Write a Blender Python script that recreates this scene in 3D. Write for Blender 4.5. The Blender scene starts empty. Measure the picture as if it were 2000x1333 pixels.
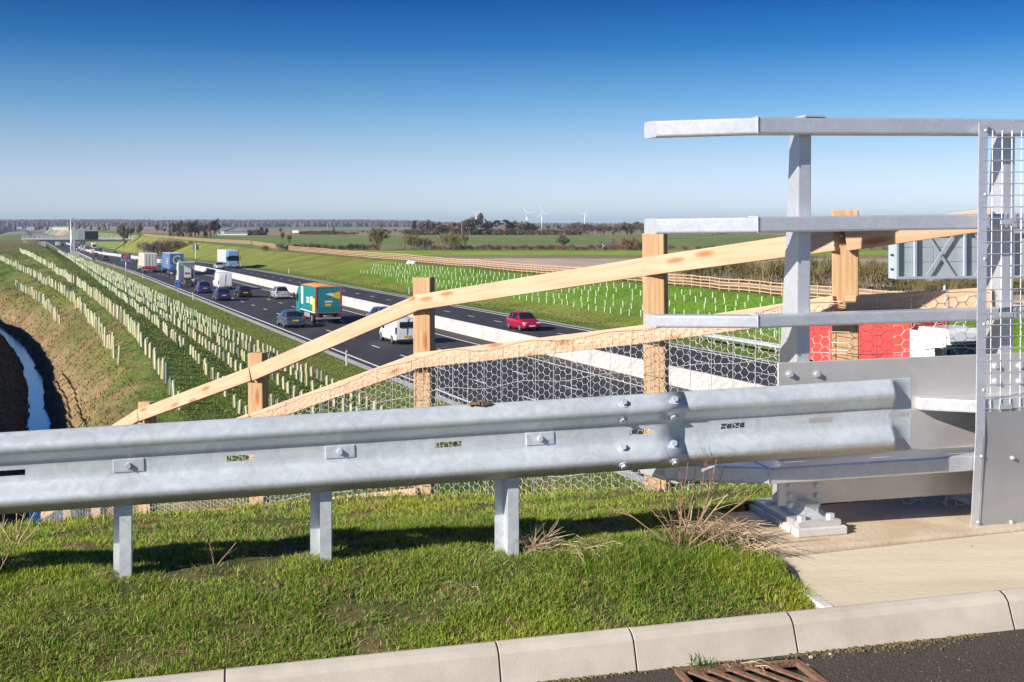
import bpy, bmesh, math, random
import numpy as np
from mathutils import Vector, Matrix, noise as mnoise
R = math.radians
rng = np.random.default_rng(7)
random.seed(7)
scene = bpy.context.scene
COL = scene.collection

# ------------------------------------------------------------------ camera
F = 2400.0                  # focal length in photograph pixels
CZ = 8.7                    # eye height above the motorway
cam = bpy.data.cameras.new('camera'); cam_o = bpy.data.objects.new('camera', cam); COL.objects.link(cam_o)
cam_o.location = (0, 0, CZ); cam_o.rotation_euler = (R(90), 0, 0)
cam.sensor_width = 36; cam.lens = 36 * F / 2000; cam.shift_y = -221.5 / 2000
cam.clip_start = .1; cam.clip_end = 30000
scene.camera = cam_o

# ------------------------------------------------------------------ sky, sun, exposure
SUN_EL, SUN_AZ = R(27), R(234.5)
world = bpy.data.worlds.new('World'); scene.world = world; world.use_nodes = True
wn = world.node_tree.nodes; wl = world.node_tree.links
for n in list(wn): wn.remove(n)
out = wn.new('ShaderNodeOutputWorld'); bg = wn.new('ShaderNodeBackground')
sky = wn.new('ShaderNodeTexSky'); sky.sky_type = 'NISHITA'; sky.sun_disc = False
sky.sun_elevation = SUN_EL; sky.sun_rotation = SUN_AZ
sky.air_density = 1.0; sky.dust_density = .6; sky.ozone_density = 2.5; sky.altitude = 50
tc = wn.new('ShaderNodeTexCoord'); sp = wn.new('ShaderNodeSeparateXYZ')
rmp = wn.new('ShaderNodeValToRGB'); mul = wn.new('ShaderNodeMixRGB'); mul.blend_type = 'MULTIPLY'; mul.inputs[0].default_value = 1
cr = rmp.color_ramp
cr.elements[0].position = 0.0; cr.elements[0].color = (0.595, 0.710, 1.000, 1)
cr.elements[1].position = .1815; cr.elements[1].color = (0.008, 0.120, 0.315, 1)
for p_, c_ in ((0.0146, (0.595, 0.710, 1.000, 1)), (0.0271, (0.573, 0.627, 0.933, 1)), (0.0603, (0.420, 0.485, 0.669, 1)), (0.1016, (0.199, 0.349, 0.529, 1)), (0.1463, (0.037, 0.194, 0.394, 1))):
    e = cr.elements.new(p_); e.color = c_
wl.new(tc.outputs['Generated'], sp.inputs[0]); wl.new(sp.outputs['Z'], rmp.inputs[0])
wl.new(sky.outputs[0], mul.inputs[1]); wl.new(rmp.outputs[0], mul.inputs[2])
wl.new(mul.outputs[0], bg.inputs[0]); bg.inputs[1].default_value = .15
wl.new(bg.outputs[0], out.inputs[0])
sun = bpy.data.lights.new('sun', 'SUN'); sun.energy = 5.0; sun.angle = R(.5); sun.color = (1, .94, .86)
sun_o = bpy.data.objects.new('sun', sun); COL.objects.link(sun_o)
SDIR = Vector((-math.sin(SUN_AZ) * math.cos(SUN_EL), -math.cos(SUN_AZ) * math.cos(SUN_EL), -math.sin(SUN_EL)))
sun_o.rotation_euler = SDIR.to_track_quat('-Z', 'Y').to_euler(); sun_o.location = (-30, -30, 60)
vs_ = scene.view_settings
vs_.view_transform = 'Standard'; vs_.look = 'None'; vs_.gamma = 1; vs_.use_curve_mapping = False; vs_.exposure = .62
scene.display_settings.display_device = 'sRGB'

# ------------------------------------------------------------------ helpers
TH = math.atan(955 / F); SN, CS = math.sin(TH), math.cos(TH)      # the motorway runs away to the left
def uv2xy(u, v): return (-SN * u + CS * v, CS * u + SN * v)
def xy2uv(x, y): return (-SN * x + CS * y, CS * x + SN * y)
def pt(px, py, d): return Vector(((px - 1000) / F * d, d, CZ + (445 - py) / F * d))
def tag(o, label=None, cat=None, group=None, kind=None):
    if label: o['label'] = label
    if cat: o['category'] = cat
    if group: o['group'] = group
    if kind: o['kind'] = kind
    return o
def link(o, parent=None):
    COL.objects.link(o)
    if parent is not None: o.parent = parent
    return o
def empty(name, loc=(0, 0, 0), rz=0):
    o = bpy.data.objects.new(name, None); COL.objects.link(o); o.location = loc; o.rotation_euler = (0, 0, rz); o.empty_display_size = .2
    return o
def copy_tree(o, parent=None):
    c = o.copy(); COL.objects.link(c); c.parent = parent
    for ch in list(o.children): copy_tree(ch, c)
    return c
def fast_mesh(name, V, faces, mat, parent=None, smooth=False, col=None, uvw=None):
    """V (n,3) array, faces: list of int arrays (k,m) each with m corners"""
    me = bpy.data.meshes.new(name)
    V = np.asarray(V, dtype=np.float32)
    me.vertices.add(len(V)); me.vertices.foreach_set('co', V.ravel())
    fl = [np.asarray(f, dtype=np.int32) for f in faces if len(f)]
    loops = np.concatenate([f.ravel() for f in fl]); tot = np.concatenate([np.full(len(f), f.shape[1], np.int32) for f in fl])
    start = np.concatenate([[0], np.cumsum(tot)[:-1]]).astype(np.int32)
    me.loops.add(len(loops)); me.loops.foreach_set('vertex_index', loops)
    me.polygons.add(len(tot)); me.polygons.foreach_set('loop_start', start); me.polygons.foreach_set('loop_total', tot)
    if smooth: me.polygons.foreach_set('use_smooth', np.ones(len(tot), dtype=bool))
    me.update(calc_edges=True)
    if col is not None:
        a = me.color_attributes.new('Col', 'FLOAT_COLOR', 'POINT')
        c = np.ones((len(V), 4), np.float32); c[:, :3] = col; a.data.foreach_set('color', c.ravel())
    if mat: me.materials.append(mat)
    return link(bpy.data.objects.new(name, me), parent)
class MB:
    """collects shapes; build() links them as one mesh object"""
    def __init__(s): s.V = []; s.Fc = []
    def add(s, verts, faces):
        b = len(s.V); s.V += [tuple(v) for v in verts]; s.Fc += [tuple(b + i for i in f) for f in faces]; return s
    def box(s, c, d, rz=0, M=None):
        c = Vector(c); h = [x / 2 for x in d]; vs = []
        for k in (-1, 1):
            for j in (-1, 1):
                for i in (-1, 1):
                    p = Vector((i * h[0], j * h[1], k * h[2]))
                    if rz: p.rotate(Matrix.Rotation(rz, 3, 'Z'))
                    p = p + c
                    vs.append(M @ p if M else p)
        return s.add(vs, [(0, 2, 3, 1), (4, 5, 7, 6), (0, 1, 5, 4), (2, 6, 7, 3), (0, 4, 6, 2), (1, 3, 7, 5)])
    def tube(s, p0, p1, r0, r1=None, n=8, caps=True):
        r1 = r0 if r1 is None else r1
        p0 = Vector(p0); p1 = Vector(p1); a = (p1 - p0).normalized()
        x = a.orthogonal().normalized(); y = a.cross(x); vs = []
        for p, r in ((p0, r0), (p1, r1)):
            for i in range(n):
                t = 2 * math.pi * (i + .5) / n; vs.append(p + x * (r * math.cos(t)) + y * (r * math.sin(t)))
        fs = [(i, (i + 1) % n, n + (i + 1) % n, n + i) for i in range(n)]
        if caps: fs += [tuple(range(n - 1, -1, -1)), tuple(range(n, 2 * n))]
        return s.add(vs, fs)
    def bar(s, p0, p1, w, h, up=(0, 0, 1)):
        """rectangular bar from p0 to p1: w across, h along up"""
        p0 = Vector(p0); p1 = Vector(p1); a = (p1 - p0).normalized(); up = Vector(up)
        sx = a.cross(up).normalized(); uy = sx.cross(a).normalized(); vs = []
        for p in (p0, p1):
            for (i, j) in ((-1, -1), (1, -1), (1, 1), (-1, 1)): vs.append(p + sx * (i * w / 2) + uy * (j * h / 2))
        return s.add(vs, [(0, 1, 2, 3), (7, 6, 5, 4), (0, 4, 5, 1), (1, 5, 6, 2), (2, 6, 7, 3), (3, 7, 4, 0)])
    def prism(s, outline, p0, p1, x, y):
        """outline [(a,b)] swept from p0 to p1 with axes x,y"""
        n = len(outline); vs = []
        for p in (Vector(p0), Vector(p1)):
            for a, b in outline: vs.append(p + Vector(x) * a + Vector(y) * b)
        return s.add(vs, [(i, (i + 1) % n, n + (i + 1) % n, n + i) for i in range(n)] + [tuple(range(n - 1, -1, -1)), tuple(range(n, 2 * n))])
    def poly(s, pts): return s.add(pts, [tuple(range(len(pts)))])
    def build(s, name, mat, parent=None, smooth=False, bevel=0, seg=2, fix=True):
        me = bpy.data.meshes.new(name); me.from_pydata([tuple(v) for v in s.V], [], s.Fc)
        if fix or bevel:
            bm = bmesh.new(); bm.from_mesh(me)
            if fix: bmesh.ops.recalc_face_normals(bm, faces=bm.faces)
            if bevel: bmesh.ops.bevel(bm, geom=list(bm.edges), offset=bevel, segments=seg, affect='EDGES', clamp_overlap=True, profile=.6)
            bm.to_mesh(me); bm.free()
        if smooth: me.polygons.foreach_set('use_smooth', [True] * len(me.polygons))
        if mat: me.materials.append(mat)
        return link(bpy.data.objects.new(name, me), parent)
def text_mesh(name, s, size, mat, parent, loc, M3):
    """lettering standing at loc; M3 maps text x,y to the world"""
    cu = bpy.data.curves.new('lettering', 'FONT'); cu.body = s; cu.size = size; cu.align_x = 'CENTER'; cu.align_y = 'CENTER'; cu.extrude = .004; cu.resolution_u = 2
    t = bpy.data.objects.new('lettering', cu); COL.objects.link(t)
    dg = bpy.context.evaluated_depsgraph_get(); me = bpy.data.meshes.new_from_object(t.evaluated_get(dg)); bpy.data.objects.remove(t)
    me.transform(Matrix.Translation(loc) @ M3.to_4x4()); me.materials.clear(); me.materials.append(mat)
    return link(bpy.data.objects.new(name, me), parent)

# ------------------------------------------------------------------ materials
MATS = {}
def nd(m, t, **kw):
    n = m.node_tree.nodes.new(t)
    for k, v in kw.items(): setattr(n, k, v)
    return n
def mat(name, color, rough=.6, metal=0, noise=0, scale=8, bump=0, bscale=None, stretch=None, coat=0, spec=None, col2=None, emit=None, detail=6):
    """Principled material with noise-driven variation of colour and relief"""
    m = bpy.data.materials.new(name); m.use_nodes = True; nt = m.node_tree; b = nt.nodes['Principled BSDF']; L = nt.links.new
    b.inputs['Roughness'].default_value = rough; b.inputs['Metallic'].default_value = metal
    if coat: b.inputs['Coat Weight'].default_value = coat; b.inputs['Coat Roughness'].default_value = .08
    if spec is not None: b.inputs['Specular IOR Level'].default_value = spec
    b.inputs['Base Color'].default_value = (*color, 1)
    if noise or bump or col2:
        t = nd(m, 'ShaderNodeTexCoord'); mp = nd(m, 'ShaderNodeMapping'); L(t.outputs['Object'], mp.inputs[0])
        if stretch: mp.inputs['Scale'].default_value = stretch
        n1 = nd(m, 'ShaderNodeTexNoise'); n1.inputs['Scale'].default_value = scale; n1.inputs['Detail'].default_value = detail; n1.inputs['Roughness'].default_value = .65
        L(mp.outputs[0], n1.inputs[0])
        r = nd(m, 'ShaderNodeValToRGB'); r.color_ramp.elements[0].position = .28; r.color_ramp.elements[1].position = .72
        c2 = col2 if col2 else tuple(min(1, c * (1 + noise)) for c in color); c1 = color if col2 else tuple(c * (1 - noise) for c in color)
        r.color_ramp.elements[0].color = (*c1, 1); r.color_ramp.elements[1].color = (*c2, 1)
        L(n1.outputs[0], r.inputs[0]); L(r.outputs[0], b.inputs['Base Color'])
        if rough < .9:
            mr = nd(m, 'ShaderNodeMapRange'); mr.inputs[3].default_value = rough * .8; mr.inputs[4].default_value = min(1, rough * 1.25); L(n1.outputs[0], mr.inputs[0]); L(mr.outputs[0], b.inputs['Roughness'])
        if bump:
            n2 = nd(m, 'ShaderNodeTexNoise'); n2.inputs['Scale'].default_value = bscale or scale * 4; n2.inputs['Detail'].default_value = 5; L(mp.outputs[0], n2.inputs[0])
            bp = nd(m, 'ShaderNodeBump'); bp.inputs['Strength'].default_value = min(1, bump); bp.inputs['Distance'].default_value = .02 * bump; L(n2.outputs[0], bp.inputs['Height']); L(bp.outputs[0], b.inputs['Normal'])
    if emit: b.inputs['Emission Color'].default_value = (*color, 1); b.inputs['Emission Strength'].default_value = emit
    MATS[name] = m
    return m
def ground_mat(name, fine=3.0, amp=.45, bump=.6, rough=.95, bdist=.05):
    """colour comes from the sheet's own cover map (soil, grass, crop); noise adds the fine growth"""
    m = bpy.data.materials.new(name); m.use_nodes = True; nt = m.node_tree; b = nt.nodes['Principled BSDF']; L = nt.links.new
    b.inputs['Roughness'].default_value = rough; b.inputs['Specular IOR Level'].default_value = .15
    at = nd(m, 'ShaderNodeAttribute', attribute_name='Col'); t = nd(m, 'ShaderNodeTexCoord')
    n1 = nd(m, 'ShaderNodeTexNoise'); n1.inputs['Scale'].default_value = fine; n1.inputs['Detail'].default_value = 9; n1.inputs['Roughness'].default_value = .75
    n2 = nd(m, 'ShaderNodeTexNoise'); n2.inputs['Scale'].default_value = .11; n2.inputs['Detail'].default_value = 5
    L(t.outputs['Object'], n1.inputs[0]); L(t.outputs['Object'], n2.inputs[0])
    r1 = nd(m, 'ShaderNodeMapRange'); r1.inputs[1].default_value = .3; r1.inputs[2].default_value = .7; r1.inputs[3].default_value = 1 - amp; r1.inputs[4].default_value = 1 + amp; L(n1.outputs[0], r1.inputs[0])
    r2 = nd(m, 'ShaderNodeMapRange'); r2.inputs[1].default_value = .35; r2.inputs[2].default_value = .65; r2.inputs[3].default_value = .8; r2.inputs[4].default_value = 1.2; L(n2.outputs[0], r2.inputs[0])
    mm = nd(m, 'ShaderNodeMath', operation='MULTIPLY'); L(r1.outputs[0], mm.inputs[0]); L(r2.outputs[0], mm.inputs[1])
    vm = nd(m, 'ShaderNodeVectorMath', operation='SCALE'); L(at.outputs['Color'], vm.inputs[0]); L(mm.outputs[0], vm.inputs['Scale']); L(vm.outputs[0], b.inputs['Base Color'])
    bp = nd(m, 'ShaderNodeBump'); bp.inputs['Strength'].default_value = bump; bp.inputs['Distance'].default_value = bdist; L(n1.outputs[0], bp.inputs['Height']); L(bp.outputs[0], b.inputs['Normal'])
    return m
def attr_mat(name, rough=.7, trans=0, spec=.3):
    m = bpy.data.materials.new(name); m.use_nodes = True; nt = m.node_tree; b = nt.nodes['Principled BSDF']; L = nt.links.new
    at = nd(m, 'ShaderNodeAttribute', attribute_name='Col'); L(at.outputs['Color'], b.inputs['Base Color']); b.inputs['Roughness'].default_value = rough; b.inputs['Specular IOR Level'].default_value = spec
    if trans:
        tr = nd(m, 'ShaderNodeBsdfTranslucent'); L(at.outputs['Color'], tr.inputs[0]); mx = nd(m, 'ShaderNodeMixShader'); mx.inputs[0].default_value = trans
        L(b.outputs[0], mx.inputs[1]); L(tr.outputs[0], mx.inputs[2]); L(mx.outputs[0], nt.nodes['Material Output'].inputs[0])
    return m
def wood_mat(name, c1, c2, axis):
    """sawn softwood: long grain along the axis, knots, faint saw marks"""
    m = bpy.data.materials.new(name); m.use_nodes = True; nt = m.node_tree; b = nt.nodes['Principled BSDF']; L = nt.links.new
    b.inputs['Roughness'].default_value = .75; b.inputs['Specular IOR Level'].default_value = .2
    t = nd(m, 'ShaderNodeTexCoord'); mp = nd(m, 'ShaderNodeMapping'); L(t.outputs['Object'], mp.inputs[0])
    s = [9, 9, 9]; s[axis] = .55; mp.inputs['Scale'].default_value = s
    dn = nd(m, 'ShaderNodeTexNoise'); dn.inputs['Scale'].default_value = 1.3; L(mp.outputs[0], dn.inputs[0])
    mx = nd(m, 'ShaderNodeMixRGB', blend_type='ADD'); mx.inputs[0].default_value = 1.4; L(mp.outputs[0], mx.inputs[1]); L(dn.outputs['Color'], mx.inputs[2])
    w = nd(m, 'ShaderNodeTexNoise'); w.inputs['Scale'].default_value = 3.5; w.inputs['Detail'].default_value = 4; w.inputs['Roughness'].default_value = .6; L(mx.outputs[0], w.inputs[0])
    r = nd(m, 'ShaderNodeValToRGB'); r.color_ramp.elements[0].position = .36; r.color_ramp.elements[1].position = .62
    r.color_ramp.elements[0].color = (*c2, 1); r.color_ramp.elements[1].color = (*c1, 1); L(w.outputs[0], r.inputs[0])
    sx_ = nd(m, 'ShaderNodeSeparateXYZ'); L(t.outputs['Object'], sx_.inputs[0]); oi = nd(m, 'ShaderNodeObjectInfo'); cb = nd(m, 'ShaderNodeCombineXYZ')
    al = nd(m, 'ShaderNodeMath', operation='MULTIPLY_ADD'); al.inputs[1].default_value = 1.7; L(sx_.outputs[axis], al.inputs[0]); of = nd(m, 'ShaderNodeMath', operation='MULTIPLY'); of.inputs[1].default_value = 57.0; L(oi.outputs['Random'], of.inputs[0]); L(of.outputs[0], al.inputs[2])
    ac = nd(m, 'ShaderNodeMath', operation='MULTIPLY_ADD'); ac.inputs[1].default_value = 7.5; L(sx_.outputs[2 - axis], ac.inputs[0]); L(oi.outputs['Random'], ac.inputs[2]); L(al.outputs[0], cb.inputs[0]); L(ac.outputs[0], cb.inputs[1])
    vo = nd(m, 'ShaderNodeTexVoronoi', voronoi_dimensions='2D'); vo.inputs['Scale'].default_value = 1.0; L(cb.outputs[0], vo.inputs['Vector'])
    rk = nd(m, 'ShaderNodeValToRGB'); rk.color_ramp.elements[0].position = .05; rk.color_ramp.elements[0].color = (.62, .40, .26, 1); rk.color_ramp.elements[1].position = .15; rk.color_ramp.elements[1].color = (1, 1, 1, 1)
    e = rk.color_ramp.elements.new(.10); e.color = (.84, .60, .42, 1); L(vo.outputs['Distance'], rk.inputs[0])
    mk = nd(m, 'ShaderNodeMixRGB', blend_type='MULTIPLY'); mk.inputs[0].default_value = .85; L(r.outputs[0], mk.inputs[1]); L(rk.outputs[0], mk.inputs[2]); L(mk.outputs[0], b.inputs['Base Color'])
    wv = nd(m, 'ShaderNodeTexWave'); wv.bands_direction = 'XYZ'[axis]; wv.inputs['Scale'].default_value = 40; wv.inputs['Distortion'].default_value = 2.5; L(t.outputs['Object'], wv.inputs[0])
    ad = nd(m, 'ShaderNodeMath', operation='ADD'); L(w.outputs[0], ad.inputs[0]); ml = nd(m, 'ShaderNodeMath', operation='MULTIPLY'); ml.inputs[1].default_value = .12; L(wv.outputs[0], ml.inputs[0]); L(ml.outputs[0], ad.inputs[1])
    bp = nd(m, 'ShaderNodeBump'); bp.inputs['Strength'].default_value = .5; bp.inputs['Distance'].default_value = .004; L(ad.outputs[0], bp.inputs['Height']); L(bp.outputs[0], b.inputs['Normal'])
    return m
def galv_mat(name, base, rough, spangle=14, dirt=True, metal=.85, con=.16, bmp=.25):
    """galvanised steel: pale patches, streaks, mud splash below"""
    m = bpy.data.materials.new(name); m.use_nodes = True; nt = m.node_tree; b = nt.nodes['Principled BSDF']; L = nt.links.new
    b.inputs['Metallic'].default_value = metal
    t = nd(m, 'ShaderNodeTexCoord'); mp = nd(m, 'ShaderNodeMapping'); mp.inputs['Scale'].default_value = (1, 1, 1); L(t.outputs['Object'], mp.inputs[0])
    n1 = nd(m, 'ShaderNodeTexNoise'); n1.inputs['Scale'].default_value = spangle; n1.inputs['Detail'].default_value = 8; n1.inputs['Roughness'].default_value = .6; n1.inputs['Distortion'].default_value = 1.6; L(mp.outputs[0], n1.inputs[0])
    n2 = nd(m, 'ShaderNodeTexNoise'); n2.inputs['Scale'].default_value = 2.3; n2.inputs['Detail'].default_value = 5; L(mp.outputs[0], n2.inputs[0])
    r = nd(m, 'ShaderNodeValToRGB'); r.color_ramp.elements[0].position = .3; r.color_ramp.elements[1].position = .74
    r.color_ramp.elements[0].color = (*[c * (1 - con) for c in base], 1); r.color_ramp.elements[1].color = (*[min(1, c * (1 + con)) for c in base], 1); L(n1.outputs[0], r.inputs[0])
    r2 = nd(m, 'ShaderNodeMapRange'); r2.inputs[1].default_value = .3; r2.inputs[2].default_value = .7; r2.inputs[3].default_value = .9; r2.inputs[4].default_value = 1.1; L(n2.outputs[0], r2.inputs[0])
    vm = nd(m, 'ShaderNodeVectorMath', operation='SCALE'); L(r.outputs[0], vm.inputs[0]); L(r2.outputs[0], vm.inputs['Scale']); L(vm.outputs[0], b.inputs['Base Color'])
    if dirt:
        n3 = nd(m, 'ShaderNodeTexNoise'); n3.inputs['Scale'].default_value = 150; n3.inputs['Detail'].default_value = 3; L(t.outputs['Object'], n3.inputs[0])
        sz = nd(m, 'ShaderNodeAttribute', attribute_name='Col')
        mu = nd(m, 'ShaderNodeMath', operation='MULTIPLY'); L(sz.outputs['Fac'], mu.inputs[0]); mr = nd(m, 'ShaderNodeMapRange'); mr.inputs[1].default_value = .32; mr.inputs[2].default_value = .46; L(n3.outputs[0], mr.inputs[0]); L(mr.outputs[0], mu.inputs[1])
        mx = nd(m, 'ShaderNodeMixRGB'); mx.inputs[2].default_value = (.30, .24, .17, 1); L(mu.outputs[0], mx.inputs[0]); L(vm.outputs[0], mx.inputs[1]); L(mx.outputs[0], b.inputs['Base Color'])
        mm = nd(m, 'ShaderNodeMath', operation='MULTIPLY_ADD'); mm.inputs[1].default_value = -metal; mm.inputs[2].default_value = metal; L(mu.outputs[0], mm.inputs[0]); L(mm.outputs[0], b.inputs['Metallic'])
    mr2 = nd(m, 'ShaderNodeMapRange'); mr2.inputs[3].default_value = rough * .8; mr2.inputs[4].default_value = rough * 1.3; L(n1.outputs[0], mr2.inputs[0]); L(mr2.outputs[0], b.inputs['Roughness'])
    bp = nd(m, 'ShaderNodeBump'); bp.inputs['Strength'].default_value = bmp; bp.inputs['Distance'].default_value = .004; L(n1.outputs[0], bp.inputs['Height']); L(bp.outputs[0], b.inputs['Normal'])
    return m
M_ground = ground_mat('field_cover')
M_verge = ground_mat('verge_soil', fine=14, amp=.6, bump=.9, bdist=.03)
M_grass = attr_mat('grass_blades', rough=.55, trans=.25, spec=.25)
M_asphalt = mat('motorway_asphalt', (.034, .033, .038), rough=.8, noise=.30, scale=.55, bump=.4, bscale=30, stretch=(1, .02, 1))
M_asphalt.node_tree.nodes['Mapping'].inputs['Rotation'].default_value = (0, 0, -TH)
M_road = mat('worn_asphalt', (.055, .046, .039), rough=.8, col2=(.135, .112, .09), scale=70, bump=1.0, bscale=140, spec=.25)
M_paint = mat('road_paint', (.78, .78, .76), rough=.6, noise=.08, scale=3)
M_conc = mat('pale_concrete', (.60, .575, .53), rough=.85, noise=.12, scale=2.2, bump=.3, bscale=20)
M_barrier = mat('barrier_concrete', (.46, .44, .405), rough=.85, noise=.22, scale=.8, bump=.2, bscale=6)
M_kerb = mat('kerb_concrete', (.43, .375, .30), rough=.85, col2=(.585, .525, .44), scale=5, bump=.3, bscale=260)
M_slab = mat('footway_concrete', (.58, .48, .32), rough=.85, col2=(.68, .60, .45), scale=3.2, bump=.45, bscale=110, stretch=(.25, 1.6, 1))
M_plinth = mat('plinth_concrete', (.46, .33, .19), rough=.8, col2=(.62, .52, .38), scale=4.5, bump=.4, bscale=50)
M_wood = wood_mat('sawn_softwood_rail', (.61, .415, .275), (.53, .33, .20), 0)
M_post = wood_mat('sawn_softwood_post', (.56, .37, .21), (.43, .255, .125), 2)
M_farwood = mat('fence_timber', (.56, .36, .20), rough=.8, noise=.15, scale=2)
M_galv = galv_mat('galvanised_beam', (.605, .655, .665), .38, metal=.35, con=.13)
M_galvp = galv_mat('galvanised_post', (.58, .61, .64), .42, dirt=False, metal=.35)
M_alu = galv_mat('parapet_aluminium', (.66, .67, .70), .34, spangle=22, dirt=False, metal=.5, con=.09, bmp=.03)
M_alup = galv_mat('aluminium_plate', (.60, .575, .55), .40, spangle=5, dirt=False, metal=.4, con=.07, bmp=.04)
M_alud = galv_mat('mill_finish_panel', (.40, .395, .395), .4, spangle=5, dirt=False, metal=.4, con=.06, bmp=.04)
M_wire = mat('galvanised_wire', (.72, .72, .70), rough=.45, metal=.6)
M_black = mat('black_rubber', (.012, .012, .013), rough=.85)
M_rust = mat('rusty_iron', (.16, .075, .04), rough=.85, col2=(.26, .15, .09), scale=30, bump=.6, bscale=80)
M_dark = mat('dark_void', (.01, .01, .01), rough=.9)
M_straw = mat('dry_straw', (.50, .38, .23), rough=.8, noise=.25, scale=20)
M_twig = mat('bramble_stem', (.30, .17, .10), rough=.75, noise=.3, scale=20)
M_soil = mat('crumbled_soil', (.23, .13, .07), rough=.95, noise=.3, scale=40, bump=.6)
# ------------------------------------------------------------------ terrain
def vnoise(x, y, sc, seed=0, octaves=4):
    x = np.asarray(x, float) / sc; y = np.asarray(y, float) / sc; r = 0; a = 1; t = 0
    for o in range(octaves):
        xi = np.floor(x).astype(np.int64); yi = np.floor(y).astype(np.int64); fx = x - xi; fy = y - yi
        fx = fx * fx * (3 - 2 * fx); fy = fy * fy * (3 - 2 * fy)
        def h(i, j):
            n = (i * 374761393 + j * 668265263 + (seed + o * 17) * 2147483647) & 0xffffffff
            n = ((n ^ (n >> 13)) * 1274126177) & 0xffffffff
            return ((n ^ (n >> 16)) & 0xffff) / 65535.0
        v = h(xi, yi) * (1 - fx) * (1 - fy) + h(xi + 1, yi) * fx * (1 - fy) + h(xi, yi + 1) * (1 - fx) * fy + h(xi + 1, yi + 1) * fx * fy
        r = r + a * v; t += a; a *= .55; x = x * 2.03 + 11.3; y = y * 2.03 + 5.7
    return r / t
def sstep(x, a, b):
    t = np.clip((np.asarray(x, float) - a) / (b - a), 0, 1); return t * t * (3 - 2 * t)
def zroad(u): return -4.6 * sstep(u, 205, 780)
def mound_f(u): return np.interp(u, [0, 40, 50, 60, 74, 200, 400, 700], [.55, .75, 1.0, 1.42, 1.62, 1.9, 2.3, 2.6])
def ditch_v(u): return np.interp(u, [0, 62, 80, 95, 112, 130, 160, 210, 400], [.8, .75, .7, .3, -.8, -2.8, -7, -15, -42])
def zfield(x, y):
    b = np.interp(y, [-200, 0, 330, 720, 1500, 2500, 3300, 4300, 6500], [-6.1, -6.1, -6.1, -4.4, -3.6, -1.5, 5, 17, 8])
    t = x / np.maximum(y, 50); hf = np.interp(t, [-.45, -.12, .0, .5], [1, 1, .5, .4])
    return np.where(y > 2000, -3 + (b + 3) * hf, b) + CZ - 0.0
us = np.concatenate([np.linspace(-90, 20, 25)[:-1], np.arange(20, 74, .36), np.arange(74, 135, .6), np.arange(135, 262, 1.5), np.arange(262, 820, 6), np.geomspace(820, 7500, 60)])
vs = np.concatenate([-np.geomspace(60, 5200, 26)[::-1], np.arange(-57, -6, 3), np.arange(-6, 17, .22), np.arange(17, 20.6, .45), np.linspace(21, 44.5, 8), np.arange(45, 66, .5), np.arange(66, 110, 2.2), np.arange(110, 420, 8), np.geomspace(420, 6800, 40)])
KV = np.array([-6, -4.4, .28, .5, 1.05, 1.3, 3.3, 4.3, 5.5, 8, 11, 14.4, 16.2, 17, 19.4, 20.0, 44.9, 45.4, 47.5, 50, 61.5, 63])
def base_z(u, v):
    """height of the lie of the land at (u along the motorway, v across it), metres above the carriageway"""
    u = np.atleast_1d(np.asarray(u, float)); v = np.atleast_1d(np.asarray(v, float))
    U, V = np.meshgrid(u, v, indexing='ij'); X, Y = uv2xy(U, V); ZF = zfield(X, Y); Z = np.empty_like(U)
    ll = np.interp(V, [-60, -14], [0, 1]) * np.where(Y < 900, 1, 0)
    for i, uu in enumerate(u):
        zr = float(zroad(uu)); m = float(mound_f(uu)); c = float(ditch_v(uu)) - .8; zl = 3.3
        x_, y_ = uv2xy(uu, 63.0); zR = float(zfield(x_, y_))
        kv = KV.copy(); kv[:6] += c; kv[6] += c * .9; kv[7] += c * .5; kv[0] = min(kv[0], kv[1] - 1.5)
        zl_ = max(zl, zr + 3.3)
        kz = np.array([zl_, zl_ - .1, zr - .75, zr - 1.25, zr - 1.25, zr - .72, zr + .9 * m, zr + 1.5 * m, zr + 1.8 * m, zr + 1.5 * m, zr + 1.0 * m, zr + .4 * m, zr + .08, zr + .03, zr, zr - .04, zr - .04, zr, zr + .06, zr + .4, max(zR - .12, zr + .5), max(zR, zr + .55)])
        row = np.interp(v, kv, kz)
        left = v < kv[0]; right = v > 63
        row[left] = ZF[i][left] * (1 - ll[i][left]) + zl_ * ll[i][left]
        row[right] = ZF[i][right]
        Z[i] = row
    return Z
def zat(u, v): return float(base_z([u], [v])[0, 0])
TZ = base_z(us, vs)
U, V = np.meshgrid(us, vs, indexing='ij'); TX, TY = uv2xy(U, V)
# unevenness off the carriageway
off = 1 - sstep(V, 16.5, 18) * (1 - sstep(V, 46, 48)); near = np.where((V > -60) & (V < 110) & (U < 300), 1, .0)
bankm = sstep(V, -5, -3) * (1 - sstep(V, 4, 6))
TZ += off * near * ((vnoise(TX, TY, 5, 1) - .5) * .35 + bankm * ((vnoise(TX, TY, 1.3, 2) - .5) * .7 + (vnoise(TX, TY, .55, 12, 2) - .5) * .3))
Q = V - (ditch_v(U) - .8)
def mixc(c, d, f): return c * (1 - f[..., None]) + np.array(d) * f[..., None]
n1 = vnoise(TX, TY, 6, 3); n2 = vnoise(TX, TY, 1.1, 4); n3 = vnoise(TX, TY, 30, 5); n4 = vnoise(TX, TY, 140, 6, 3)
C = np.zeros(U.shape + (3,)) + np.array((.085, .125, .022))
C = mixc(C, (.16, .155, .05), np.clip(n1 * 1.6 - .5, 0, 1) * .7)
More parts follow.
